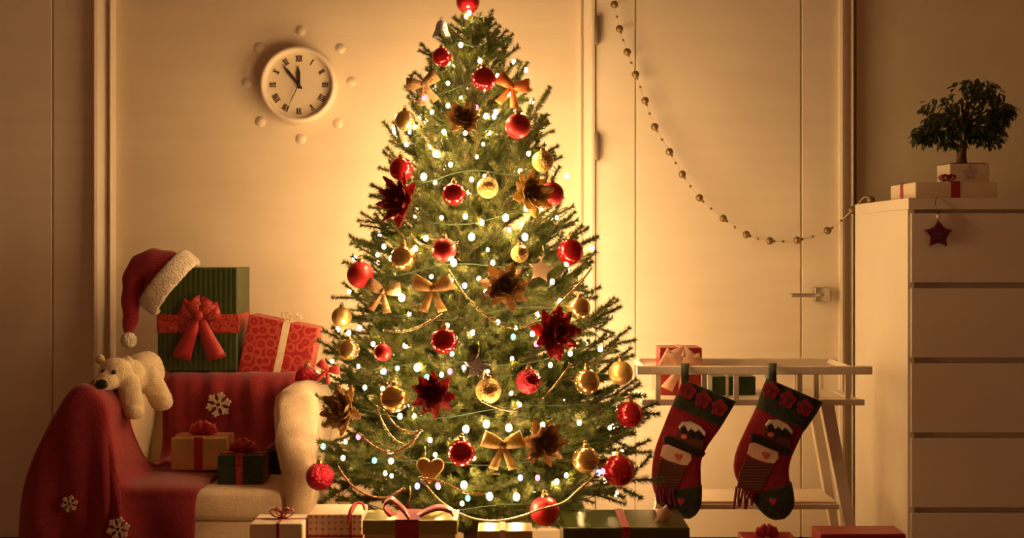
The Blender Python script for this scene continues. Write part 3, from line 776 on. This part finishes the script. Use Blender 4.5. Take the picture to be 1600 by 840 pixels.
# bow made in the box's own frame
loc_save = rg.location.copy(); rg.location = (0, 0, 0); bow((.01, 0, Hd+.004), .034, CREAMRIB, rg, loops=4, tails=2, rw=.016); rg.location = loc_save
gold = gift('gift_box', 'gold foil gift box with red ribbon on the blanket', X(267, 3.15), X(353, 3.15), 3.15, 3.25, .318, Z(684, 3.15), GOLDP, REDRIB, vx=X(310, 3.15), rw=.022, hy=3.20, bowsize=.042, loops=4)
gift('gift_box', 'dark green gift box with red ribbon on the cream cushion', X(340, 3.06), X(411, 3.06), 3.06, 3.15, .300, Z(711, 3.06), GREEND, REDRIBDOT, vx=X(374, 3.06), rw=.018, hy=3.10, bowsize=.040, bowm=REDRIBDOT, loops=4)
gift('gift_box', 'narrow dark green gift box tucked against the right chair arm', X(410, 3.2), X(440, 3.2), 3.2, 3.29, .300, Z(702, 3.2), GREEND, REDRIB, vx=X(416, 3.2), rw=.008)

# santa hat on the green gift
hat = thing('santa_hat', 'red santa hat with white fur brim perched on the tall green gift', 'hat', P(258, 445, 3.42))
hp = [(264, 441, 46), (250, 428, 42), (235, 421, 33), (220, 426, 25), (211, 440, 20), (206, 462, 16), (204, 485, 13.5), (203, 505, 11), (202, 520, 8)]
pts = catmull([P(x, y, 3.425 - .012*i/8) for i, (x, y, r) in enumerate(hp)], 6)
rad = catmull([Vector((r*3.42/F, 0, 0)) for x, y, r in hp], 6)
b = tube(pts, [r.x for r in rad], 28)
rr = random.Random(2)
for v in b.verts:
    v.co.y = 3.42 + (v.co.y - 3.42)*.62
    v.co += Vector((math.sin(v.co.z*90 + v.co.x*40), 0, math.sin(v.co.x*110)))*.0022
obj('cap', b, HATRED, hat)
ctr = P(265, 441, 3.425); axd = (P(264, 441, 3.42) - P(247, 427, 3.42)).normalized()
u1 = Vector((axd.z, 0, -axd.x)); u2 = axd.cross(u1)
b = bmesh.new(); NN = 48; MM_ = 14; R = []
for i in range(NN):
    a = 2*PI*i/NN; rc = ctr + u1*math.cos(a)*.092 + u2*math.sin(a)*.056
    ou = (u1*math.cos(a) + u2*math.sin(a)).normalized()
    R.append([b.verts.new(rc + axd*.031*math.copysign(abs(math.cos(2*PI*k/MM_))**.6, math.cos(2*PI*k/MM_)) + ou*.011*math.sin(2*PI*k/MM_)) for k in range(MM_)])
for i in range(NN):
    for k in range(MM_): b.faces.new((R[i][k], R[i][(k+1) % MM_], R[(i+1) % NN][(k+1) % MM_], R[(i+1) % NN][k]))
fb = obj('fur_brim', b, FURW, hat)
sd = fb.modifiers.new('sub', 'SUBSURF'); sd.levels = 1; sd.render_levels = 1
dm = fb.modifiers.new('fluff', 'DISPLACE'); dm.texture = tx; dm.strength = .006
pm = obj('pompom', ico(P(201, 531, 3.405), .022, 4), FURW, hat); dm = pm.modifiers.new('fluff', 'DISPLACE'); dm.texture = tx; dm.strength = .007

# ------------------------------------------------------------------ gifts on the floor
def floor_gift(label, a, b_, ytop, D, dep, paper, rib, vx=None, **k):
    return gift('gift_box', label, X(a, D), X(b_, D), D, D+dep, 0, Z(ytop, D), paper, rib, vx=None if vx is None else X(vx, D), **k)
floor_gift('small cream gift with thin red ribbon in front of the armchair', 390, 472, 818, 2.70, .10, CREAMP, REDRIB, vx=434, rw=.006, hy=2.75, bowsize=.032, loops=4, tails=2, chunky=False)
dg_ = floor_gift('white gift with red dots beside the cream gift', 481, 566, 803, 2.76, .11, DOTPAPER, REDRIB, vx=548, rw=.005, hz=Z(837, 2.76))
obj('ribbon_curl', tube(catmull([P(545, 815, 2.755), P(547, 798, 2.755), P(555, 786, 2.77), P(566, 786, 2.78), P(570, 796, 2.78)], 6), .003, 8), REDRIB, dg_)
gg2 = floor_gift('gold gift with wide red ribbon under the front of the tree', 569, 712, 814, 2.62, .10, GOLDP, REDRIB, vx=636, rw=.050, lid=mat('olive_gold_paper', (.36, .33, .09), .3, .5))
for pth in ([(640, 810), (615, 806), (600, 790), (612, 780), (630, 795), (640, 808)], [(650, 806), (680, 793), (702, 796), (709, 806), (710, 838)]):
    pp = catmull([P(x, y, 2.66 if i < 4 else 2.617) for i, (x, y) in enumerate(pth)], 6)
    obj('ribbon_loop', strip(pp, (0, 1, .35), .026, .0016), REDRIB, gg2)
lg = floor_gift('long dark green glossy gift with red ribbon below the stockings', 880, 1078, 824, 2.72, .19, mat('olive_foil_paper', (.09, .10, .022), .22, .55, var=.2, scale=12), REDRIB, vx=978, rw=.018)
gift('gift_box', 'small gold gift low in front of the tree trunk', X(746, 2.58), X(832, 2.58), 2.58, 2.66, 0, Z(829, 2.58), GOLDP, CREAMRIB, vx=X(785, 2.58), rw=.012)
gift('gift_box', 'dark red gift box in front of the chest of drawers', X(1282, 2.60), X(1416, 2.60), 2.60, 2.68, 0, Z(834, 2.60), REDP, DARKRED if False else REDRIB)
fg = gift('gift_box', 'low red gift with red bow under the farther stocking', X(1165, 2.78), X(1250, 2.78), 2.78, 2.88, 0, Z(846, 2.78), REDP, REDRIB, vx=X(1205, 2.78), rw=.012, bowsize=.032, loops=4)
ss = obj('star_cookie', prism([P(x, y, 2.78) for x, y in star_pts(1037, 805, 17, 9, .3)], .010, (0, 1, -.0), .003), mat('pale_copper', (.66, .40, .26), .6))
tag(ss, 'small pale copper star leaning on the long green gift', 'ornament')

# ------------------------------------------------------------------ christmas tree
TX, TY = X(742, 3.2), 3.2
PROF = [(-5, 12), (25, 36), (60, 64), (100, 84), (150, 112), (210, 136), (300, 156), (380, 188), (450, 208), (550, 240), (660, 268), (740, 266), (790, 215), (830, 120)]
def RZ(z):
    py = HOR + (EYE - z)*F/3.2
    if py <= PROF[0][0]: return PROF[0][1]*3.2/F
    for (a, ra), (b_, rb) in zip(PROF, PROF[1:]):
        if py <= b_: return (ra + (rb-ra)*(py-a)/(b_-a))*3.2/F
    return PROF[-1][1]*3.2/F
def on_tree(px, py, k=1.0, extra=0.0):
    D = TY - .2
    for _ in range(12):
        p = P(px, py, D); dx = p.x - TX; R = RZ(p.z)*k
        nd = TY - (math.sqrt(max(0, R*R - dx*dx)) if abs(dx) < R else 0) - extra
        D = D*.4 + nd*.6
    return P(px, py, D)
tree = thing('christmas_tree', 'bushy green fir christmas tree decorated with lights and balls', 'christmas tree', (TX, TY, 0))
zt_top = Z(26, 3.2)
obj('trunk', lathe([(.03, .02), (.028, .4), (.016, 1.1), (.005, zt_top)], 12, Matrix.Translation((TX, TY, 0))), BARK, tree)
obj('tree_stand', lathe([(.0, 0), (.12, 0), (.12, .02), (.05, .05), (.042, .12), (.0, .12)], 24, Matrix.Translation((TX, TY, 0))), WIRE, tree)
def needles(bm, a, c, rng, dens, ln):
    d = c - a; L = d.length; d = d.normalized(); s = d.orthogonal().normalized(); t = d.cross(s)
    for k in range(int(L*dens)):
        f = rng.random(); p = a + (c-a)*f; an = rng.random()*2*PI
        o = s*math.cos(an) + t*math.sin(an)
        dirn = (o*rng.uniform(.75, 1.0) + d*rng.uniform(.45, .95)).normalized(); l = ln*rng.uniform(.75, 1.1)
        sd_ = dirn.cross(d); sd_ = sd_.normalized() if sd_.length > 1e-5 else s
        nrm = sd_.cross(dirn)*.0009; w_ = .0011
        v = [bm.verts.new(q) for q in (p - sd_*w_, p + nrm, p + sd_*w_, p + dirn*l)]
        bm.faces.new((v[0], v[1], v[3])); bm.faces.new((v[1], v[2], v[3]))
def branch_mesh(L, seed):
    """a woody stem with side twigs, and the needles on it"""
    rng = random.Random(seed); bm = bmesh.new(); nb = bmesh.new(); n = 7
    stem = [Vector((L*i/n, L*.03*math.sin(i*1.3+seed), L*(.05*math.sin(i*.9+seed) + .06*(i/n)**2))) for i in range(n+1)]
    tube(stem, [.0045*(1 - .75*i/n)*(.5+L) + .0008 for i in range(n+1)], 5, bm)
    for a, c in zip(stem, stem[1:]): needles(nb, a, c, rng, 2300 if a.x > L*.3 else 700, .016)
    tip = stem[-1] + (stem[-1]-stem[-2]).normalized()*.007
    needles(nb, stem[-1], tip, rng, 5000, .014)
    ns = max(3, int(L/.046))
    for k in range(ns):
        f = .20 + .74*k/ns + rng.uniform(-.02, .02); i = min(n-1, int(f*n)); p = stem[i].lerp(stem[i+1], f*n - i)
        sg = 1 if k % 2 else -1; a = math.radians(rng.uniform(32, 55))
        l = (.34*L*(1-f) + .042)*rng.uniform(.8, 1.25)
        e = p + Vector((math.cos(a)*l, sg*math.sin(a)*l, rng.uniform(-.15, .45)*l))
        m_ = p.lerp(e, .5) + Vector((0, 0, .01*l))
        tube([p, m_, e], [.0022, .0016, .0009], 4, bm)
        needles(nb, p, m_, rng, 2300, .0155); needles(nb, m_, e, rng, 2500, .015)
        needles(nb, e, e + (e-m_).normalized()*.006, rng, 5000, .013)
        if l > .085:                                   # a forked twig
            q = m_; e2 = q + Vector((math.cos(a*.1)*l*.5, sg*math.sin(a*.1)*l*.5, rng.uniform(-.1, .3)*l))
            tube([q, e2], [.0014, .0008], 4, bm); needles(nb, q, e2, rng, 2400, .015)
    out = []
    for nm, x, m in (('branch', bm, BARK), ('needles', nb, NEED)):
        me = bpy.data.meshes.new(nm); x.to_mesh(me); x.free(); me.materials.append(m); out.append(me)
    return out
LENS = [.09, .14, .20, .27, .34, .41]
BM = {L: [branch_mesh(L, 10*i + j) for j in range(3)] for i, L in enumerate(LENS)}
rng = random.Random(12)
z = Z(812, 3.2); zb0 = z; ring = 0
def add_branch(R, az, elev, ztip, parent=tree):
    L = R/max(.35, math.cos(elev)); Lc = min(LENS, key=lambda q: abs(q-L)); sc = L/Lc
    wood, nd = rng.choice(BM[Lc])
    o = bpy.data.objects.new('branch', wood); COL.objects.link(o); o.parent = parent
    o.location = (0, 0, ztip - L*math.sin(elev)); o.rotation_euler = (rng.uniform(-.6, .6), -elev, az); o.scale = (sc, sc, sc)
    c = bpy.data.objects.new('needles', nd); COL.objects.link(c); c.parent = o; c['kind'] = 'stuff'
while z < zt_top - .02:
    f = (z - zb0)/(zt_top - zb0); R = RZ(z)
    cnt = max(4, int(4 + 11*R/.44)); elev0 = math.radians(3 + 50*f**1.3)
    for k in range(cnt):
        az = 2*PI*(k + .5*(ring % 2) + rng.uniform(-.22, .22))/cnt
        back = math.sin(az) > .6
        rr_ = R*rng.uniform(.80, 1.07)
        if rng.random() < .22: rr_ *= .72
        add_branch(rr_, az, elev0 + rng.uniform(-.15, .18), z + rng.uniform(-.015, .015))
    ring += 1; z += .043 + .012*(1-f)
for tx_, ty_ in ((541, 375), (590, 208), (578, 295), (650, 84), (866, 205), (880, 248), (899, 352), (938, 435), (975, 545), (518, 455), (485, 545), (472, 612), (468, 705), (1018, 657), (800, 62), (622, 146), (838, 150), (560, 340)):
    f = max(0, min(1, (Z(ty_, 3.2) - zb0)/(zt_top - zb0)))       # long shoots that break the outline
    add_branch(abs(X(tx_, 3.2) - TX)*.96, (PI if tx_ < 742 else 0) + rng.uniform(-.25, .25), math.radians(6 + 32*f), Z(ty_, 3.2))
for az, rr_, y in ((-.35, .50, 752), (-.15, .47, 640), (PI+.3, .49, 735), (PI+.5, .44, 690)): add_branch(rr_, az, .02, Z(y, 3.2))
for k in range(5): add_branch(.045, k*1.257, math.radians(60), zt_top - .012)

# light string
ls = thing('string_lights', 'string of warm white and coloured lights wound round the tree', 'string lights', (TX, TY, 0))
WH = [(737, 370), (709, 410), (649, 388), (652, 574), (760, 662), (728, 670), (795, 668), (725, 757), (765, 775), (807, 776), (536, 715), (583, 537), (628, 465), (820, 370), (790, 340), (727, 338), (590, 398), (778, 503), (560, 572), (700, 165), (775, 175), (728, 26), (733, 20), (798, 145), (750, 95), (681, 240), (662, 276), (704, 257), (640, 206), (648, 198), (727, 208), (755, 225), (757, 275), (737, 280), (816, 276), (826, 240), (680, 285), (600, 385), (611, 404), (674, 432), (705, 438), (748, 435), (875, 470), (806, 512), (699, 508), (543, 550), (545, 520), (621, 575), (690, 585), (762, 580), (725, 574), (867, 508), (832, 521), (891, 552), (938, 545), (612, 743), (611, 720), (540, 690), (672, 687), (680, 710), (722, 786), (685, 760), (625, 650), (570, 605), (598, 607), (815, 350), (762, 390), (870, 340), (885, 412), (770, 410), (863, 440), (690, 340), (745, 245), (700, 130), (720, 70), (675, 175), (885, 742), (870, 752), (905, 660), (953, 668), (812, 632), (860, 570), (800, 560)]
BLU = [(746, 566), (813, 746), (652, 759), (935, 738), (600, 580), (726, 446), (562, 512), (772, 182), (692, 36)]
GRN = [(585, 719), (505, 697), (802, 526), (667, 589), (731, 778)]
PNK = [(703, 580), (560, 682), (838, 537), (744, 168), (840, 746), (510, 646), (684, 758), (663, 153), (942, 736), (770, 446)]
BIG = {i: .0072 for i in (0, 1, 3, 4, 5, 6, 7, 8, 9, 25, 26, 12, 13, 14)}
protos = {}
def bulb(p, m, r=.0066):
    if m.name not in protos:
        bm = ico((0, 0, 0), 1, 2); me = bpy.data.meshes.new('bulb'); bm.to_mesh(me); bm.free(); me.materials.append(m); protos[m.name] = me
        for q in me.polygons: q.use_smooth = True
    o = bpy.data.objects.new('bulb', protos[m.name]); COL.objects.link(o); o.parent = ls; o.location = Vector(p) - Vector(ls.location); o.scale = (r, r, r*1.25)
    return o
for i, (x, y) in enumerate(WH): bulb(on_tree(x, y, .99, .004), BW, BIG.get(i, random.Random(i).uniform(.0036, .0054)))
for x, y in BLU: bulb(on_tree(x, y, 1.0, .008), BB, .0062)
for x, y in GRN: bulb(on_tree(x, y, 1.0, .008), BG, .0060)
for x, y in PNK: bulb(on_tree(x, y, 1.0, .008), BP, .0060)
rb_ = random.Random(31)
for k in range(60):                                 # bulbs deep inside the branches
    f = (k+.5)/60; zz = Z(770, 3.2) + (zt_top - .12 - Z(770, 3.2))*f; az = k*2.39996 + .5; R = RZ(zz)*.62
    bulb((TX + R*math.cos(az), TY + R*math.sin(az), zz), BW, .0046)
for k in range(92):                                 # the turns of the string round the back and inside of the tree
    f = (k+.5)/92; zz = Z(790, 3.2) + (zt_top - .1 - Z(790, 3.2))*f; az = k*2.39996 if k % 3 == 0 else PI*(.04 + .92*rb_.random())
    kk = 1.0 if k % 3 else .55
    R = RZ(zz)*kk
    bulb((TX + R*math.cos(az), TY + R*math.sin(az), zz), BW, .0056)
wp = []
for k in range(420):
    f = k/419; zz = Z(800, 3.2) + (zt_top - .06 - Z(800, 3.2))*f; az = f*2*PI*11; R = RZ(zz)*.86
    wp.append((TX + R*math.cos(az), TY + R*math.sin(az), zz + .010*math.sin(k*.9)))
obj('wire', tube(wp, .0012, 5), WIRE, ls)

# ornaments ---------------------------------------------------------
def ball_ornament(px, py, rpx, m, label, group, push=.012):
    p = on_tree(px, py, 1.0, push); r = rpx*p.y/F
    t = thing('ball_ornament', label, 'ornament', p, group)
    bb = ball(p, r, seg=28); obj('ball', bb, m, t)
    obj('cap', lathe([(r*.24, r*.95), (r*.24, r*1.16), (r*.16, r*1.2), (0, r*1.2)], 14, Matrix.Translation(p)), CAPM, t)
    obj('hook', tube([p + Vector((r*.13*math.sin(a), 0, r*(1.3 - .13*math.cos(a)))) for a in [i/10*2*PI for i in range(10)]] , r*.035 + .0004, 5, closed=True), CAPM, t)
    return t
RG, GG = 'red balls on the tree', 'gold balls on the tree'
BALLS = [
 (690, 89, 15, REDB, 'small dark red ball near the top, below the silver bell', RG),
 (756, 123, 19, REDB, 'dark glossy red ball beside the copper bow near the top', RG),
 (809, 197, 20, REDM, 'satin red ball on the upper right, below the copper bow', RG),
 (627, 264, 19, REDB, 'red ball on the left edge just above the big red poinsettia', RG),
 (709, 303, 18, REDB, 'dark centred red ball in the middle, right of the big red poinsettia', RG),
 (862, 303, 19, REDM, 'satin red ball against the yellow gold poinsettia on the right', RG),
 (891, 393, 21, REDB, 'bright red ball on the right edge above the bronze ball', RG),
 (694, 390, 19, REDM, 'orange red ball in the middle under a bead chain', RG),
 (563, 429, 21, REDM, 'brownish red ball on the left edge level with the gold bow', RG),
 (694, 532, 21, REDB, 'glossy red ball in the middle of the tree, over the row of lights', RG),
 (598, 550, 14, REDM, 'small half-hidden red ball left of the glossy middle ball', RG),
 (826, 595, 20, REDG, 'mosaic red ball right of the centre, near a glittered gold ball', RG),
 (480, 590, 19, REDG, 'mosaic red ball over the chair arm, leftmost in the tree', RG),
 (984, 647, 21, REDB, 'glossy red ball on the right edge nearest the slatted stand', RG),
 (721, 707, 21, REDB, 'bright red ball low in the middle, above the row of lights', RG),
 (500, 744, 22, REDG, 'mosaic red ball hanging low beside the chair seat', RG),
 (967, 735, 25, REDB, 'largest dark red ball low on the right', RG),
 (851, 798, 23, REDM, 'lowest satin red ball above the long green gift', RG),
 (633, 188, 16, GOLDB, 'dark gold ball high on the left edge', GG),
 (630, 403, 20, GOLDB, 'gold ball left of the orange red ball', GG),
 (534, 495, 16, GOLDM, 'satin gold ball on the left edge below the brownish red ball', GG),
 (848, 252, 17, GOLDGB, 'glittered gold ball on the upper right edge', GG),
 (762, 293, 17, GOLDGB, 'glittered gold ball in the middle, right of the dark centred red ball', GG),
 (905, 481, 18, GOLDB, 'bronze gold ball on the right edge over the red poinsettia', GG),
 (616, 622, 22, GOLDB, 'large gold ball left of the dark red poinsettia', GG),
 (763, 610, 20, GOLDGB, 'glittered gold ball low in the centre, left of the mosaic red ball', GG),
 (917, 596, 20, GOLDB, 'shiny brown gold ball right of the mosaic red ball', GG),
 (970, 582, 19, GOLDM, 'satin gold ball at the right edge beside the slatted stand', GG),
 (915, 718, 21, GOLDB, 'gold ball beside the largest dark red ball', GG),
 (545, 546, 17, GOLDB, 'dark gold ball left of the small half-hidden red ball', GG),
 (812, 396, 14, GOLDGB, 'small glittered gold ball above the beige star', GG)]
for a in BALLS: ball_ornament(*a)
# tree top
tp = P(731, 3, 3.17)
t = thing('tree_topper', 'red glass ball topper at the very tip of the tree', 'tree topper', tp)
obj('ball', ball(tp, .031, seg=28), REDB, t); obj('collar', lathe([(.008, -.05), (.014, -.038), (.012, -.026)], 14, Matrix.Translation(tp)), CAPM, t)
obj('spire', lathe([(.014, .026), (.006, .05), (.001, .12), (0, .12)], 14, Matrix.Translation(tp)), REDB, t)
# silver bell
bp_ = on_tree(690, 45, 1, .015)
t = thing('bell_ornament', 'silver bell ornament near the top left of the tree', 'ornament', bp_)
obj('bell', lathe([(.024, -.022), (.023, -.016), (.017, -.004), (.014, .012), (.009, .020), (0, .022)], 24, Matrix.Translation(bp_)), SILV, t)
obj('clapper', ball(bp_ + Vector((0, 0, -.024)), .006, seg=12), SILV, t)
obj('bell_ring', tube([bp_ + Vector((.004*math.sin(a), 0, .026 - .004*math.cos(a))) for a in [i/10*2*PI for i in range(10)]], .001, 5, closed=True), CAPM, t)

def petal_mesh(nm, L, Wd, m):
    bm = bmesh.new(); n = 10; R = []
    for i in range(n+1):
        f = i/n; wv = Wd*math.sin(PI*min(1, .06 + f*.94))**.8 if f < 1 else 0.0006
        zc = L*(.28*f*f - .10*f)
        wv *= (1.18 if i % 2 else .82)
        R.append([bm.verts.new((L*f, s*wv/2, zc + (0 if s else -.16*wv) + e)) for s, e in ((-1, 0), (0, 0), (1, 0), (1, .0016), (0, .0016), (-1, .0016))])
    for A, B in zip(R, R[1:]):
        for k in range(6): bm.faces.new((A[k], A[(k+1) % 6], B[(k+1) % 6], B[k]))
    bm.faces.new(R[0]); bm.faces.new(R[-1]); bmesh.ops.recalc_face_normals(bm, faces=bm.faces)
    me = bpy.data.meshes.new(nm); bm.to_mesh(me); bm.free(); me.materials.append(m)
    for p in me.polygons: p.use_smooth = True
    return me
def poinsettia(px, py, rpx, m, cm, label, group='glitter poinsettias on the tree'):
    p = on_tree(px, py, 1.0, .014); L = rpx*p.y/F
    t = thing('poinsettia', label, 'ornament', p, group)
    dx = p.x - TX; dy = p.y - TY; yaw = math.atan2(dy, dx)
    nrm = Vector((math.cos(yaw), math.sin(yaw), .15)).normalized()
    Q = nrm.to_track_quat('Z', 'Y').to_matrix().to_4x4()
    for layer, (cnt, sc, tilt) in enumerate(((9, 1.0, .08), (8, .82, .35), (7, .6, .65), (5, .38, .95))):
        me = petal_mesh('petal', L*sc, L*.46*sc**.5, m)
        for k in range(cnt):
            o = bpy.data.objects.new('petal', me); COL.objects.link(o); o.parent = t
            Mx = Q @ Matrix.Rotation(2*PI*(k + .37*layer)/cnt + random.uniform(-.2, .2), 4, 'Z') @ Matrix.Rotation(-tilt + random.uniform(-.28, .28), 4, 'Y') @ Matrix.Rotation(random.uniform(-.5, .5), 4, 'X')
            o.rotation_euler = Mx.to_euler()
    obj('flower_center', ico(p + nrm*L*.10, L*.14, 2), cm, t)
poinsettia(626, 312, 46, REDGL, GOLDG, 'large red glitter poinsettia on the upper left of the tree')
poinsettia(828, 303, 40, GOLDG, GOLDG, 'yellow gold glitter poinsettia on the upper right beside a red ball')
poinsettia(788, 448, 42, BROWNG, GOLDG, 'bronze glitter poinsettia in the middle right, left of the beige star')
poinsettia(866, 520, 45, REDGL, GOLDG, 'red glitter poinsettia on the right below the bronze gold ball')
poinsettia(538, 640, 42, BROWNG, GOLDG, 'bronze glitter poinsettia low on the left beside the chair arm')
poinsettia(678, 616, 38, REDGL, REDGL, 'dark red glitter poinsettia in the lower middle, right of the large gold ball')
poinsettia(848, 692, 40, BROWNG, GOLDG, 'bronze glitter poinsettia low on the right, right of the gold bow')
poinsettia(725, 185, 30, BROWNG, GOLDG, 'small bronze glitter poinsettia high in the middle of the tree')

def bow_ornament(px, py, s, m, label, tilt=0.0):
    p = on_tree(px, py, 1.0, .020); t = thing('bow_ornament', label, 'ornament', p, 'ribbon bows on the tree')
    front_bow(p, s*p.y/F, m, t, tilt, name='bow_knot')
bow_ornament(786, 695, 33, mat('gold_mesh_ribbon', (.50, .36, .12), .5, .2, var=.4, scale=120, trl=.25), 'gold ribbon bow low in the middle right of the lowest lights')
bow_ornament(676, 450, 32, mat('gold_ribbon_dull', (.44, .28, .09), .5, .2, var=.3, scale=120, trl=.25), 'dull gold ribbon bow in the middle left of the bronze poinsettia')
bow_ornament(800, 135, 27, ORNG, 'copper ribbon bow right of the dark glossy red ball', .3)
bow_ornament(661, 132, 26, BROWNG, 'bronze bow on the upper left of the tree', -.3)
bow_ornament(598, 455, 28, BROWNG, 'bronze bow right of the brownish red ball', .2)
bow_ornament(512, 577, 18, REDRIB, 'small red ribbon bow beside the mosaic ball over the chair arm', .4)
def flat_ornament(name, px, py, pts, m, label, th=.010):
    p = on_tree(px, py, 1.0, .020)
    t = thing(name, label, 'ornament', p)
    obj('shape', prism([P(x, y, p.y) for x, y in pts], th, (0, 1, 0), .003), m, t, smooth=False)
    top = min(pts, key=lambda q: q[1]); tp_ = P(top[0], top[1], p.y + th/2)
    obj('hanging_string', tube([tp_ + Vector((0, 0, -.004)), tp_ + Vector((.002, .004, .014)), tp_ + Vector((.0, .010, .026))], .0008, 5), CAPM, t)
flat_ornament('heart_ornament', 672, 733, heart_pts(672, 732, 22, .05), mat('wooden_gold', (.50, .30, .10), .5, .3, var=.2, scale=60), 'brownish gold heart ornament low left of a red ball')
flat_ornament('star_ornament', 845, 421, star_pts(845, 421, 21, 9, .15), mat('beige_biscuit', (.66, .46, .30), .7), 'beige star ornament right of the bronze poinsettia')
flat_ornament('star_ornament', 745, 574, star_pts(745, 574, 22, 9, .1), SILV, 'silver star ornament with a blue light in the centre of the tree')
flat_ornament('star_ornament', 634, 800, star_pts(634, 802, 25, 8, .25), DARKRED, 'dark red star ornament above the gold gift')

# bead chains: one continuous strand of tiny beads each
def chain(pts, label, m=CHAINM, r=.0030, k=1.05):
    q = catmull([on_tree(x, y, k, .016) for x, y in pts], 10)
    # resample with a bead-like radius
    out, rad = [], []; acc = 0
    L = [0]
    for a, c in zip(q, q[1:]): L.append(L[-1] + (c-a).length)
    n = int(L[-1]/.0018); j = 0
    for i in range(n+1):
        s = L[-1]*i/n
        while j < len(L)-2 and L[j+1] < s: j += 1
        f = (s - L[j])/max(1e-9, L[j+1]-L[j]); out.append(q[j].lerp(q[j+1], f)); rad.append(r*(.45 + .55*abs(math.sin(PI*s/.0072))))
    o = obj('bead_chain', tube(out, rad, 6), m); tag(o, label, 'bead chain', 'bead chains on the tree')
chain([(600, 516), (632, 517), (660, 508), (690, 488)], 'gold bead chain curving left above the glossy middle red ball')
chain([(700, 420), (722, 455), (752, 487), (785, 508), (815, 511), (846, 500)], 'gold bead chain swagging below the bronze poinsettia in the middle')
chain([(925, 418), (905, 443), (880, 468), (858, 492)], 'gold bead chain slanting down at the right edge near the bronze gold ball')
chain([(640, 365), (662, 383), (690, 386), (716, 378)], 'short gold bead chain across the orange red ball')
chain([(588, 633), (598, 660), (615, 685), (635, 696)], 'inner gold bead chain dropping below the large gold ball')
chain([(560, 676), (585, 697), (612, 706), (640, 694), (658, 670)], 'copper bead chain swagging low left under the large gold ball', CHAINR)
chain([(600, 640), (618, 664), (640, 675), (660, 672)], 'short gold bead chain right below the large gold ball')
chain([(528, 728), (548, 756), (575, 773), (605, 777), (632, 762)], 'copper bead chain low on the left beside the mosaic ball', CHAINR)
chain([(658, 748), (685, 780), (715, 800), (745, 811), (780, 813), (815, 806), (845, 795), (880, 785), (905, 764), (935, 738)], 'longest bead chain along the bottom of the tree', CHAINM, .0034)
chain([(752, 625), (775, 636), (800, 641), (815, 636)], 'short gold bead chain below the glittered centre ball')
chain([(848, 622), (866, 603), (882, 582), (892, 568)], 'gold bead chain slanting up right of the mosaic red ball')
chain([(655, 745), (690, 752), (725, 768), (760, 772)], 'gold bead chain running right from the heart ornament')
